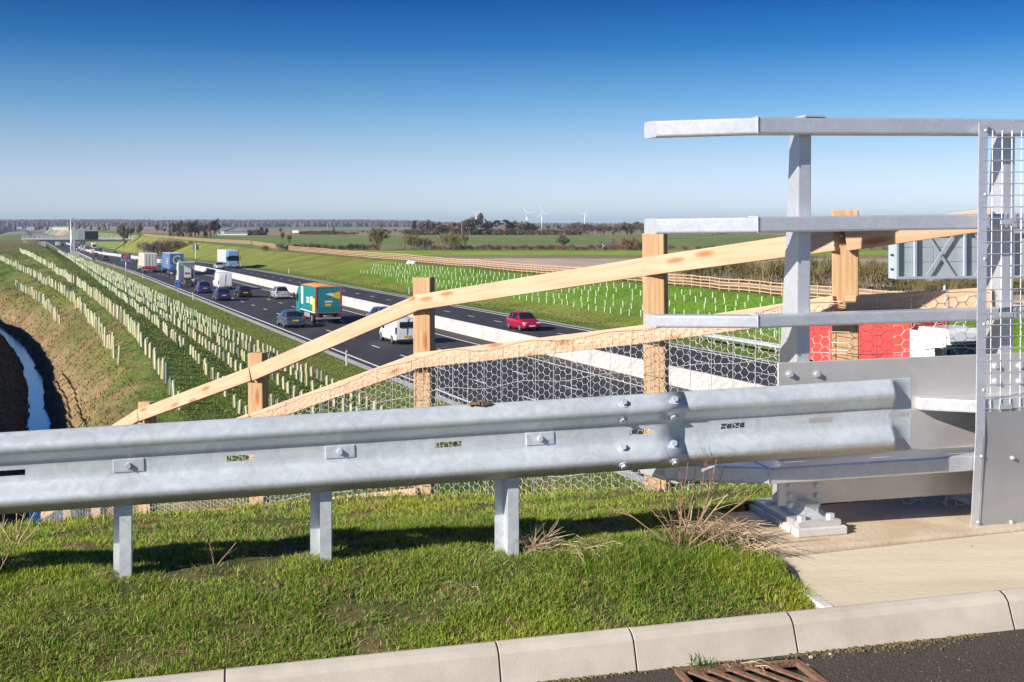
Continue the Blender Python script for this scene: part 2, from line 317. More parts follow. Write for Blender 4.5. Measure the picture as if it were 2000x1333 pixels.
# mound: thin growth over bare soil towards the ditch, greener among the rows
mo = (V > -9) & (V < 17)
brown = np.clip(1 - (Q - 3.2) / 3.2, 0, 1) * .55 + (n2 - .5) * 1.4 + (n1 - .5) * 1.0
C = np.where(mo[..., None], mixc(mixc(C, (.075, .14, .020), np.clip((V - 5) / 4, 0, 1) * .8), (.21, .135, .07), np.clip(brown, 0, 1) * np.where(V < 8, 1, .55)), C)
soil = (1 - sstep(Q + (n1 - .5) * 2.2 + (n2 - .5) * .8, 1.9, 3.2)) * sstep(Q, -.4, .3)
C = mixc(C, (.235, .16, .085), np.clip(soil * 1.0 + (n2 - .55) * .5 * (soil > .02), 0, 1))
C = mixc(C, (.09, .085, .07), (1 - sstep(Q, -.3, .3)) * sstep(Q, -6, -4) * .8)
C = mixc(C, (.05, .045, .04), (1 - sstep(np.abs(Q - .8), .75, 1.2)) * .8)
# motorway verges
ver = sstep(V, 16.9, 17.3) * (1 - sstep(V, 19.5, 19.8))
C = mixc(C, (.17, .20, .045), ver * (.6 + .4 * n1))
C = mixc(C, (.26, .17, .095), np.exp(-((V - 16.5 - (n1 - .5) * .9) / .42) ** 2) * np.clip(n2 * 2.6 - .45, 0, 1))
rb = sstep(V, 45.2, 46) * (1 - sstep(V, 62, 63))
C = mixc(C, (.17, .19, .035), rb)
C = mixc(C, (.075, .12, .02), rb * (1 - sstep(V, 47.5, 49)) * .8)
C = mixc(C, (.30, .20, .10), np.exp(-((V - 48.2 - (n1 - .5) * .8) / .28) ** 2) * np.clip(n2 * 2 - .4, 0, 1) * np.where(U < 190, 1, .2))
C = mixc(C, (.11, .23, .016), rb * sstep(V, 50, 53) * (1 - sstep(U, 170, 240)) * (.72 + .5 * n1))
C = mixc(C, (.19, .15, .06), rb * np.clip((n1 - .5) * 3, 0, 1) * .45)
# fields on the right
fr = sstep(V, 63, 64.5)
C = mixc(C, (.14, .135, .055), fr)
brn = fr * (1 - sstep(TY + (n3 - .5) * 14, 262, 268)) * sstep(V, 68, 71) * (1 - sstep(U, 330, 345))
C = mixc(C, (.43, .325, .245), brn); C = mixc(C, (.16, .13, .07), brn * sstep(TY + (n3 - .5) * 10, 238, 246) * .8)
C = mixc(C, (.21, .30, .035), fr * sstep(TY, 268, 271) * (1 - sstep(TY, 322, 326)) * sstep(V, 70, 74) * (.85 + .15 * n1))
C = mixc(C, (.27, .20, .12), fr * sstep(TY, 322, 326) * (1 - sstep(TY, 338, 342)) * .7)
big = fr * sstep(TY, 338, 342) * (1 - sstep(TY, 735, 745))
C = mixc(C, (.135, .185, .05), big); C = mixc(C, (.21, .165, .085), big * np.clip(np.sin((TY - 330) / 46 + n3 * 1.5) * .7 + (n3 - .5), 0, 1) * .75)
# far country: patchwork
far = sstep(TY, 735, 760)
fields = np.floor(vnoise(TX, TY * 1.6, 420, 9, 1) * 6.99)
pal = np.array([(.30, .19, .13), (.12, .19, .055), (.27, .18, .13), (.20, .19, .12), (.10, .17, .06), (.33, .24, .17), (.22, .16, .12)])
C = np.where((far > .5)[..., None], pal[fields.astype(int)], C)
C = np.where(((TY > 735) & (TY < 1150) & (TX < -120))[..., None], np.array((.30, .17, .125)), C)
cut = (V > -25) & (V < 90) & (TY > 735) & (U < 1700)
C = np.where(cut[..., None], np.zeros_like(C) + np.array((.13, .165, .04)), C)
lp = (V < -9) & (TY < 735)
C = np.where(lp[..., None], mixc(np.zeros_like(C) + np.array((.15, .15, .05)), (.24, .16, .10), np.clip(n3 * 2 - .6, 0, 1)), C)
nu, nv = U.shape
ii = np.arange(nu * nv).reshape(nu, nv)
quads = np.stack([ii[:-1, :-1], ii[:-1, 1:], ii[1:, 1:], ii[1:, :-1]], -1).reshape(-1, 4)[:, ::-1]
quads = quads[:, ::-1]
C = C * np.where(((V > 45) & (V < 700))[..., None], 1.15, 1.08)
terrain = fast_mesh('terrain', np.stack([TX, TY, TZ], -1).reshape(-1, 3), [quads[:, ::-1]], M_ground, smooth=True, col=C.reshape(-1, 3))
tag(terrain, kind='structure')
for p in terrain.data.polygons[:1]:
    if p.normal.z < 0: terrain.data.flip_normals()

def strip(name, v0, v1, dz, mat_, parent=None, u0=-60, u1=1500, step=None):
    uu = us[(us >= u0) & (us <= u1)] if step is None else np.arange(u0, u1, step)
    uu = np.unique(np.concatenate([[u0], uu[uu < 900], np.linspace(900, u1, 30) if u1 > 900 else [u1]]))
    z = zroad(uu) + dz; a = np.stack([*uv2xy(uu, v0), z], -1); b = np.stack([*uv2xy(uu, v1), z], -1); n = len(uu); i = np.arange(n - 1)
    return fast_mesh(name, np.concatenate([a, b]), [np.stack([i, i + n, i + n + 1, i + 1], -1)], mat_, parent)
near_cw = tag(strip('carriageway', 20.1, 33.6, .004, M_asphalt), kind='structure')
far_cw = tag(strip('carriageway', 33.9, 44.9, .004, M_asphalt), kind='structure')
strip('edge_line', 20.55, 20.75, .010, M_paint, near_cw); strip('edge_line', 31.35, 31.53, .010, M_paint, near_cw)
strip('edge_line', 34.75, 34.92, .010, M_paint, far_cw); strip('edge_line', 44.15, 44.4, .010, M_paint, far_cw)
M_strip = mat('median_strip', (.075, .058, .05), rough=.9, noise=.3, scale=1.5)
strip('median_strip', 31.75, 33.5, .007, M_strip, near_cw)
tag(strip('drainage_channel', 19.5, 20.1, .012, mat('channel_concrete', (.42, .41, .38), rough=.85, noise=.15, scale=1)), kind='structure')
tag(strip('drainage_channel', 44.9, 45.4, .012, MATS['channel_concrete']), kind='structure')
# dashed lane lines
dash_me = None; far_d = MB()
def lane_dashes(vc, parent, u0, phase):
    global dash_me
    u = u0 + phase
    while u < 900:
        z = zroad(u) + .011; x, y = uv2xy(u, vc)
        if u < 190:
            if dash_me is None:
                o = MB().poly([(-.075, 0, 0), (.075, 0, 0), (.075, 2, 0), (-.075, 2, 0)]).build('lane_dash', M_paint, parent, fix=False); dash_me = o.data
            else: o = link(bpy.data.objects.new('lane_dash', dash_me), parent)
            o.location = (x, y, z); o.rotation_euler = (0, 0, TH)
        else:
            pts = []
            for (a, b) in ((-.075, 0), (.075, 0), (.075, 2), (-.075, 2)):
                X_, Y_ = uv2xy(u + b, vc + a); pts.append((X_, Y_, zroad(u + b) + .011))
            far_d.poly(pts)
        u += 7.35
lane_dashes(23.95, near_cw, 20, 0); lane_dashes(27.6, near_cw, 20, 3.0)
lane_dashes(37.7, far_cw, 20, 1.5); lane_dashes(40.9, far_cw, 20, 4.5)
tag(far_d.build('distant_lane_dashes', M_paint, near_cw, fix=False), kind='stuff')
# road studs between dashes
# concrete step barrier in the median
prof = [(33.22, 0), (33.27, .08), (33.40, .32), (33.47, 1.0), (33.67, 1.0), (33.74, .32), (33.87, .08), (33.92, 0)]
uu = np.concatenate([np.arange(-40, 262, 6.0), np.arange(262, 1100, 12)]); rows = []
for a, h in prof: rows.append(np.stack([*uv2xy(uu, a), zroad(uu) + h], -1))
n = len(uu); i = np.arange(n - 1); fc = [np.stack([k * n + i, k * n + i + 1, (k + 1) * n + i + 1, (k + 1) * n + i], -1) for k in range(len(prof) - 1)]
tag(fast_mesh('concrete_barrier', np.concatenate(rows), fc, M_barrier), 'long white concrete barrier dividing the two carriageways', 'barrier')
bq = bpy.data.objects['concrete_barrier']
for uj in np.arange(40, 200, 9.0):
    x, y = uv2xy(uj, 33.57); mb = MB(); pr = [(a - 33.57, h) for a, h in prof]; V_ = []
    for dy in (-.012, .012):
        for a, h in pr: X, Y = uv2xy(dy, a * 1.012); V_.append((X, Y, h * 1.002))
    n = len(pr); mb.add(V_, [(k, k + 1, n + k + 1, n + k) for k in range(n - 1)]); o = mb.build('joint', M_strip, bq, fix=False); o.location = (x, y, float(zroad(uj)))
# ditch water
M_water = mat('ditch_water', (.56, .65, .74), rough=.16, metal=.8, bump=.6, bscale=3.5, noise=.1, scale=2, spec=.9)
uu = np.arange(8, 330, 1.0); c = ditch_v(uu); zz = zroad(uu) - .84
a = np.stack([*uv2xy(uu, c - 1.6), zz], -1); b = np.stack([*uv2xy(uu, c + 1.6), zz], -1); n = len(uu); i = np.arange(n - 1)
tag(fast_mesh('water', np.concatenate([a, b]), [np.stack([i, i + n, i + n + 1, i + 1], -1)], M_water), kind='structure')

# ------------------------------------------------------------------ tree tubes
M_tube = mat('pale_tree_tube', (.56, .59, .36), rough=.5, noise=.12, scale=1.5)
M_tubeg = mat('green_tree_tube', (.16, .27, .22), rough=.5, noise=.12, scale=1.5)
M_tubew = mat('white_tree_tube', (.56, .64, .48), rough=.5, noise=.1, scale=1.5)
M_stake = mat('tube_stake', (.46, .31, .17), rough=.85, noise=.2, scale=6)
tubes = []   # (screen height, x, y, z, h, lean, kind, label, group)
rows_left = [(3.0, 98, 150), (4.25, 62, 300), (5.6, 48.5, 310), (7.9, 46, 320), (9.6, 44, 300), (11.2, 44, 280), (12.9, 45, 265), (14.5, 46, 240)]
ord_ = ['row nearest the ditch', 'second row from the ditch', 'third row from the ditch', 'fourth row from the ditch', 'fifth row from the ditch', 'sixth row from the ditch', 'seventh row from the ditch', 'row nearest the motorway']
rr = random.Random(11)
def sample_z(u, v):
    # height of the uneven sheet (bilinear on the terrain grid)
    i = int(np.clip(np.searchsorted(us, u) - 1, 0, len(us) - 2)); j = int(np.clip(np.searchsorted(vs, v) - 1, 0, len(vs) - 2))
    a = (u - us[i]) / (us[i + 1] - us[i]); b = (v - vs[j]) / (vs[j + 1] - vs[j])
    return float(TZ[i, j] * (1 - a) * (1 - b) + TZ[i + 1, j] * a * (1 - b) + TZ[i, j + 1] * (1 - a) * b + TZ[i + 1, j + 1] * a * b)
for r_i, (v0, ua, ub) in enumerate(rows_left):
    u = ua
    while u < ub:
        sh = (float(ditch_v(u)) - .8) * max(0, 1 - (v0 - 3) / 4) * .6
        v = v0 + sh + rr.uniform(-.07, .07); x, y = uv2xy(u, v)
        kd = 1 if rr.random() < .07 else 0
        if rr.random() > .05: tubes.append((x, y, sample_z(u, v) - .03, rr.uniform(.72, .95) if r_i < 3 else rr.uniform(.52, .68), rr.gauss(0, .03), rr.gauss(0, .03), kd, ('pale', 'dark green')[kd] + ' mound tree tube in the ' + ord_[r_i], 'tree tubes, ' + ord_[r_i]))
        u += rr.uniform(1.05, 1.55) if r_i > 2 else rr.uniform(.9, 1.7)
rows_right = [(51.6, 66, 176), (53.6, 60, 205), (55.8, 56, 205), (57.8, 54, 212), (59.8, 50, 205)]
for r_i, (v0, ua, ub) in enumerate(rows_right):
    u = ua
    while u < ub:
        v = v0 + rr.uniform(-.12, .12); x, y = uv2xy(u, v)
        if rr.random() > .06: tubes.append((x, y, sample_z(u, v) - .03, rr.uniform(.50, .64), rr.gauss(0, .035), rr.gauss(0, .035), 2, 'white tree tube in the %s row up the green bank' % ('first', 'second', 'third', 'fourth', 'fifth')[r_i], 'white tree tubes, row %s' % 'abcde'[r_i]))
        u += rr.uniform(1.5, 2.2)
for k in range(10):
    x, y, z_ = *uv2xy(70 + k * .55, 66.5 + rr.uniform(-.3, .3)), 0; u, v = xy2uv(x, y)
    tubes.append((x, y, sample_z(u, v) - .03, .8, 0, 0, 2, 'short tree tube by the hedge beyond the timber fence', 'tree tubes by the hedge'))
def in_view(x, y, z):
    px = 1000 + x / y * F; py = 445 - (z - CZ) / y * F
    return -15 < px < 2015 and py < (845 - .06 * px) + 150
tubes = [t for t in tubes if in_view(*t[:3])]
tubes.sort(key=lambda t: -t[3] / t[1])
def tube_geo(mb, h, r, base=(0, 0, 0), n=8, lean=(0, 0)):
    b = Vector(base); top = b + Vector((lean[0] * h, lean[1] * h, h)); mb.tube(b, top, r, r, n=n)
proto = {}
for kd, m_, rad in ((0, M_tube, .062), (1, M_tubeg, .062), (2, M_tubew, .05)):
    mb = MB(); n_ = 9
    vs0 = [(rad * math.cos(t), rad * math.sin(t), 0) for t in np.linspace(0, 2 * math.pi, n_, endpoint=False)]
    vs1 = [(a * 1.0, b, 1) for a, b, _ in vs0]; vs2 = [(a * 1.14, b * 1.14, 1.012) for a, b, _ in vs0]; vs3 = [(a * .86, b * .86, 1.0) for a, b, _ in vs0]; vs4 = [(a * .84, b * .84, .6) for a, b, _ in vs0]
    fs = []
    for k in range(4):
        fs += [(k * n_ + i, k * n_ + (i + 1) % n_, (k + 1) * n_ + (i + 1) % n_, (k + 1) * n_ + i) for i in range(n_)]
    fs.append(tuple(4 * n_ + i for i in range(n_)))
    mb.add(vs0 + vs1 + vs2 + vs3 + vs4, fs)
    o = mb.build('guard', m_, None, smooth=False); st = MB().box((-rad * 1.5, -.012, .42), (.032, .032, .94)).build('stake', M_stake, None)
    proto[kd] = (o.data, st.data); bpy.data.objects.remove(o); bpy.data.objects.remove(st)
rest = {0: MB(), 1: MB(), 2: MB()}
for k, (x, y, z, h, lx, ly, kd, lab, grp) in enumerate(tubes):
    if k < 300:
        e_ = empty('tree_tube', (x, y, z), rr.uniform(-.6, .6)); e_.rotation_euler = (ly, lx, rr.uniform(-.7, .7)); e_.scale = (1, 1, h)
        tag(e_, lab, 'tree tube', grp)
        link(bpy.data.objects.new('guard', proto[kd][0]), e_)
        if kd != 2: link(bpy.data.objects.new('stake', proto[kd][1]), e_)
    else: tube_geo(rest[kd], h, .062 if kd < 2 else .05, (x, y, z), 6, (lx, ly))
for kd, nm, lb in ((0, 'distant_tree_tubes', 'far pale tree tubes running along the mound towards the bridge'), (1, 'distant_tree_tubes', 'far dark green tree tubes scattered among the pale rows'), (2, 'distant_tree_tubes', 'far white tree tubes dotted over the bright green bank')):
    if rest[kd].V: tag(rest[kd].build(nm, (M_tube, M_tubeg, M_tubew)[kd], None, fix=True), lb, 'tree tubes', kind='stuff')

# rough grass on the mound and verges, so that the mid-distance has real growth
def tufts(name, n, urange, vrange, hgt, wid, cols, label, dens=None, seed=1):
    g = np.random.default_rng(seed)
    u = urange[0] + (urange[1] - urange[0]) * g.random(n) ** 1.7; v = g.uniform(*vrange, n)
    if dens is not None:
        keep = g.random(n) < dens(u, v); u = u[keep]; v = v[keep]; n = len(u)
    iu = np.clip(np.searchsorted(us, u) - 1, 0, len(us) - 2); iv = np.clip(np.searchsorted(vs, v) - 1, 0, len(vs) - 2)
    a = (u - us[iu]) / (us[iu + 1] - us[iu]); b = (v - vs[iv]) / (vs[iv + 1] - vs[iv])
    z = TZ[iu, iv] * (1 - a) * (1 - b) + TZ[iu + 1, iv] * a * (1 - b) + TZ[iu, iv + 1] * (1 - a) * b + TZ[iu + 1, iv + 1] * a * b
    x, y = uv2xy(u, v); h = hgt * g.uniform(.4, 1.3, n); w = wid * g.uniform(.6, 1.4, n) * (1 + u / 200); th = g.uniform(0, math.pi, n); lx = g.normal(0, .5, n) * h; ly = g.normal(0, .5, n) * h
    P = np.empty((n, 3, 3)); P[:, 0] = np.stack([x - w * np.cos(th), y - w * np.sin(th), z - .02], -1); P[:, 1] = np.stack([x + w * np.cos(th), y + w * np.sin(th), z - .02], -1); P[:, 2] = np.stack([x + lx, y + ly, z + h], -1)
    cc = np.array(cols)[g.integers(0, len(cols), n)] * g.uniform(.7, 1.3, (n, 1)); cc = np.repeat(cc, 3, 0)
    tag(fast_mesh(name, P.reshape(-1, 3), [np.arange(n * 3).reshape(n, 3)], M_grass, col=cc), label, 'grass', kind='stuff')
gcols = [(.14, .21, .038), (.12, .20, .03), (.19, .22, .055), (.26, .21, .10), (.16, .23, .04)]
tufts('mound_grass', 150000, (38, 210), (3.0, 16.2), .075, .022, gcols, 'short rough grass covering the planted mound', lambda u, v: np.clip(.35 + (v - 4) * .12, .25, 1), 3)
tufts('bank_weeds', 45000, (38, 150), (-5.5, 4.5), .14, .03, [(.16, .14, .05), (.28, .2, .1), (.10, .13, .03), (.2, .14, .07)], 'sparse weeds growing on the ditch banks', lambda u, v: np.where(v < .2, .7, .35), 4)
tufts('verge_grass', 60000, (34, 170), (16.7, 19.4), .07, .02, [(.18, .235, .045), (.14, .21, .035), (.23, .24, .075)], 'mown grass on the near motorway verge', None, 5)
tufts('far_bank_grass', 50000, (60, 210), (46, 62.5), .10, .03, [(.14, .26, .025), (.11, .22, .022), (.2, .24, .05)], 'fresh grass on the far motorway bank', None, 6)
# ------------------------------------------------------------------ foreground: the bridge approach
KT = Vector((1.94, .42)).normalized(); KN = Vector((-KT.y, KT.x)); K0 = Vector((.99, 4.48))     # kerb line (back edge), its normal points away
def kz(x): return CZ - 1.40 + .03 * (x - .99)
def sw(x, y): return ((x - K0.x) * KT.x + (y - K0.y) * KT.y, (x - K0.x) * KN.x + (y - K0.y) * KN.y)
def xy_sw(s, w): return (K0.x + KT.x * s + KN.x * w, K0.y + KT.y * s + KN.y * w)
FENCE = [(2.255, 5.80), (1.622, 5.97), (.83, 7.0), (-.6, 8.5), (-1.95, 9.5), (-3.2, 10.8), (-4.1, 12.2), (-4.95, 13.8), (-5.8, 15.4)]
def fence_side(x, y):
    """distance beyond the timber fence line, positive on the motorway side"""
    P = [(6, 5.6)] + FENCE + [(-12, 27)]
    best = np.full(np.shape(x), 1e9); sg = np.zeros(np.shape(x))
    for (ax, ay), (bx, by) in zip(P[:-1], P[1:]):
        dx, dy = bx - ax, by - ay; L2 = dx * dx + dy * dy
        t = np.clip(((x - ax) * dx + (y - ay) * dy) / L2, 0, 1); ex = x - ax - t * dx; ey = y - ay - t * dy; d = np.hypot(ex, ey)
        s = np.sign(ey * dx - ex * dy) ; m = d < best - 1e-9; best = np.where(m, d, best); sg = np.where(m, s, sg)
    return -best * sg
def verge_z(x, y):
    s, w = sw(x, y)
    z = kz(x) + np.interp(w, [-1, 0, .15, .35, .7, 1.2, 1.65, 2.1, 2.6, 4.26, 5.5, 7.0, 8.2, 12, 25], [-.03, -.025, 0, .055, .105, .105, .055, -.03, -.09, -.40, -.72, -1.10, -1.45, -3.1, -9.5])
    q = fence_side(x, y)
    z = z - .55 * np.maximum(0, q - .35)
    z = z + (vnoise(x, y, .35, 21, 4) - .5) * .05 * np.clip(w * 6, 0, 1) + (vnoise(x, y, 1.1, 22, 2) - .5) * .05 * np.clip(w * 3, 0, 1)
    return z
# plinth and parapet frames
PO = Vector((1.035, 5.05)); PE = Vector((1.19, .327)).normalized(); PN = Vector((-PE.y, PE.x))
def pl(e, n, z): return Vector((PO.x + PE.x * e + PN.x * n, PO.y + PE.y * e + PN.y * n, z))
ZP = CZ - 1.318
FA = (1.05, 5.06); FB = (1.185, 4.52)
ss = np.concatenate([np.arange(-11, -4, .25), np.arange(-4, 2.3, .055), np.arange(2.3, 6, .3)]); ww = np.concatenate([np.arange(0, 2.6, .05), np.arange(2.6, 9, .2), np.arange(9, 30, 1.0)])
S_, W_ = np.meshgrid(ss, ww, indexing='ij'); GX, GY = xy_sw(S_, W_); GZ = verge_z(GX, GY)
def on_slab(x, y, m=0.0):
    """inside the footway / plinth outline"""
    s, w = sw(x, y); ax, ay = FA; bx, by = FB
    sd = (bx - ax) * (y - ay) - (by - ay) * (x - ax)
    e = (x - PO.x) * PE.x + (y - PO.y) * PE.y; n = (x - PO.x) * PN.x + (y - PO.y) * PN.y
    return ((sd > -m * .5) & (w > -.2) & (n < .02)) | ((e > -m) & (n > -.05) & (n < .64))
GZ = np.where(on_slab(GX, GY, -.03), GZ - .18, GZ)
g1 = vnoise(GX, GY, .5, 31); g2 = vnoise(GX, GY, .14, 32); g3 = vnoise(GX, GY, 1.4, 33)
GC = np.zeros(GX.shape + (3,)) + np.array((.10, .085, .035)); GC = mixc(GC, (.055, .075, .018), np.clip(g1 * 2 - .5, 0, 1)); GC = mixc(GC, (.20, .13, .07), np.clip(g2 * 3 - 1.6, 0, 1))
GC = GC * 1.35
nu2, nv2 = GX.shape; ii = np.arange(nu2 * nv2).reshape(nu2, nv2)
q_ = np.stack([ii[:-1, :-1], ii[1:, :-1], ii[1:, 1:], ii[:-1, 1:]], -1).reshape(-1, 4)
bank = fast_mesh('verge', np.stack([GX, GY, GZ], -1).reshape(-1, 3), [q_], M_verge, smooth=True, col=GC.reshape(-1, 3)); tag(bank, kind='structure')

# bridge road surface
ROADZ = -.115
gully_c = (.825, 4.09)
def road_pt(s, w): x, y = xy_sw(s, w); return (x, y, kz(x) + ROADZ)
mb = MB()
GS, GW = sw(*gully_c); g0, g1_, h0, h1 = GS - .235, GS + .235, GW - .22, GW + .20
for (a, b, c, d) in ((-30, g0, -9, -.10), (g1_, 30, -9, -.10), (g0, g1_, -9, h0), (g0, g1_, h1, -.10)):
    if d > c: mb.poly([road_pt(a, c), road_pt(b, c), road_pt(b, d), road_pt(a, d)])
tag(mb.build('road', M_road, None), kind='structure')
# kerb stones: half-battered, joints between
kerbs = empty('kerb', (0, 0, 0)); kerbs['kind'] = 'structure'
KP = [(0, -.20), (0, .0), (-.022, .004), (-.05, -.004), (-.075, -.022), (-.118, -.118), (-.118, -.20)]
def x_of_px(px):
    k = (px - 1000) / F; m_ = .42 / 1.94; d = (4.48 - .99 * m_) / (1 - k * m_); return k * d
jx = [-6.0, -5.1, -4.2, -3.3, -2.4, x_of_px(440) - .46, x_of_px(440), x_of_px(966), x_of_px(1225), x_of_px(1532), x_of_px(1946), 2.75, 3.65, 4.6]
for i_, (xa, xb) in enumerate(zip(jx[:-1], jx[1:])):
    sa = (xa - .99) / KT.x + .0028; sb = (xb - .99) / KT.x - .0028; vs1 = []; nseg = 2
    mb = MB(); wob = rr.uniform(-.002, .002); ts = np.linspace(sa, sb, nseg + 1)
    for t in ts:
        x, y = xy_sw(t, 0)
        for a, b in KP: X, Y = xy_sw(t, a); vs1.append((X, Y, kz(x) + b + wob))
    n = len(KP); fs = [(j * n + k, j * n + k + 1, (j + 1) * n + k + 1, (j + 1) * n + k) for j in range(nseg) for k in range(n - 1)]
    fs += [tuple(range(n)), tuple(range(nseg * n + n - 1, nseg * n - 1, -1))]
    mb.add(vs1, fs); mb.build('kerb_stone', M_kerb, kerbs, bevel=.0015, seg=1)
for xa in jx[1:-1]:
    sa = (xa - .99) / KT.x; x, y = xy_sw(sa, 0); mb = MB(); q = .0012
    sec = [(a + (q if a < -.06 else 0), b - q) for a, b in KP]; V_ = []
    for t in (sa - .004, sa + .004):
        for a, b in sec: X, Y = xy_sw(t, a); V_.append((X, Y, kz(x) + b))
    n = len(sec); mb.add(V_, [(k, k + 1, n + k + 1, n + k) for k in range(n - 1)] + [tuple(range(n)), tuple(range(2 * n - 1, n - 1, -1))]); mb.build('joint_filler', M_dark, kerbs)
# footway slab
mb = MB(); nb = 8
pf = [pl(e, -.004, 0) for e in np.linspace(0, 5, nb)]; kb = [Vector((*xy_sw(s, -.001), 0)) for s in np.linspace((FB[0] - .99) / KT.x, 5.2, nb)]
top = []
for p in pf: top.append((p.x, p.y, kz(p.x) + .035))
for p in kb: top.append((p.x, p.y, kz(p.x) - .003))
fs = [(i, nb + i, nb + i + 1, i + 1) for i in range(nb - 1)]; nt_ = len(top)
bot = [(x, y, z - .12) for x, y, z in top]
fs += [(0, nt_, nt_ + nb, nb)]
mb.add(top + bot, fs); tag(mb.build('footway', M_slab, None), kind='structure')
# edging strip between footway and grass
mb = MB(); a = Vector((FA[0], FA[1], kz(FA[0]) + .03)); b = Vector((FB[0], FB[1], kz(FB[0]) + .004)); d = (a - b).normalized(); sdv = Vector((-d.y, d.x, 0))
mb.bar(a + sdv * .024 - Vector((0, 0, .05)), b + sdv * .024 - Vector((0, 0, .05)), .045, .10)
tag(mb.build('edging_strip', M_conc, None, bevel=.004, seg=1), kind='structure')
# concrete plinth of the parapet, rising gently to the right
mb = MB(); sl = .016
def plz(e, n, dz): p = pl(e, n, 0); return (p.x, p.y, ZP + sl * e + dz)
o_ = [(0, 0, -.45), (6, 0, -.45), (6, .62, -.45), (0, .62, -.45), (0, 0, -.014), (6, 0, -.014), (6, .62, 0), (0, .62, 0)]
mb.add([plz(*p) for p in o_], [(0, 3, 2, 1), (4, 5, 6, 7), (0, 1, 5, 4), (1, 2, 6, 5), (2, 3, 7, 6), (3, 0, 4, 7)])
tag(mb.build('bridge_edge', M_plinth, None, bevel=.012, seg=2), kind='structure')
# the deck side and wing wall below it
mb = MB(); mb.add([plz(*p) for p in ((.35, .30, -7.9), (6, .30, -7.9), (6, .60, -7.9), (.35, .60, -7.9), (.35, .30, -.44), (6, .30, -.44), (6, .60, -.44), (.35, .60, -.44))], [(0, 3, 2, 1), (4, 5, 6, 7), (0, 1, 5, 4), (1, 2, 6, 5), (2, 3, 7, 6), (3, 0, 4, 7)])
tag(mb.build('bridge_abutment', M_conc, None), kind='structure')

# gully grating in the road
gul = tag(empty('gully_grate', road_pt(GS, GW)), 'rusty iron drain grating set in the asphalt against the kerb', 'drain grate')
gul.rotation_euler = (0, 0, math.atan2(KT.y, KT.x))
mb = MB()
for c_, d_ in (((0, -.205, -.008), (.46, .025, .018)), ((0, .185, -.008), (.46, .025, .018)), ((-.222, -.01, -.008), (.024, .37, .018)), ((.222, -.01, -.008), (.024, .37, .018)), ((0, -.03, -.010), (.42, .022, .016))): mb.box(c_, d_)
mb.build('frame', M_rust, gul)
for k in range(-5, 6):
    for sgn in (0, 1):
        y0, y1 = ((-.193, -.041) if sgn == 0 else (-.019, .173)); x0 = k * .070 - .04 + (.08 if sgn == 0 else .0); x1 = x0 + (.09 if sgn else .07)
        if max(abs(x0), abs(x1)) < .215: MB().bar((x0, y1, -.004), (x1, y0, -.004), .024, .007).build('bar', M_rust, gul)
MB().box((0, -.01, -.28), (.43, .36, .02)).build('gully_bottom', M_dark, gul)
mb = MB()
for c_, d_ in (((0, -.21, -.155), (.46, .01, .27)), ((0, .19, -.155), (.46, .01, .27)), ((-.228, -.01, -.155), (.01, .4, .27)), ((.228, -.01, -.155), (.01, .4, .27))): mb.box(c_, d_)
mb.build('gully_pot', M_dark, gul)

# ------------------------------------------------------------------ safety barrier beam
GA = pt(0, 845, 4.65); GB = pt(1780, 738, 5.24)          # top back edge of the beam
gd = (GB - GA).normalized(); gl = (GB - GA).length; gup = Vector((0, 0, 1)); gout = Vector((gd.y, -gd.x, 0)).normalized()
WP = [(0.31, 0.0), (0.304, 0.0098), (0.29, 0.0295), (0.275, 0.0459), (0.262, 0.0533), (0.25, 0.0541), (0.238, 0.0492), (0.222, 0.0328), (0.206, 0.0148), (0.196, 0.0066), (0.186, 0.0033), (0.166, 0.0029), (0.144, 0.0029), (0.124, 0.0033), (0.114, 0.0066), (0.104, 0.0148), (0.088, 0.0328), (0.072, 0.0492), (0.06, 0.0541), (0.048, 0.0533), (0.035, 0.0459), (0.02, 0.0295), (0.006, 0.0098), (0, 0.0)]
def s_of_px(px):
    # distance along the beam where it crosses photograph column px
    k = (px - 1000) / F; return (k * GA.y - GA.x) / (gd.x - k * gd.y)
guard = tag(empty('crash_barrier', (GA.x, GA.y, CZ - 1.4)), 'galvanised steel crash barrier running across the grass verge', 'crash barrier')
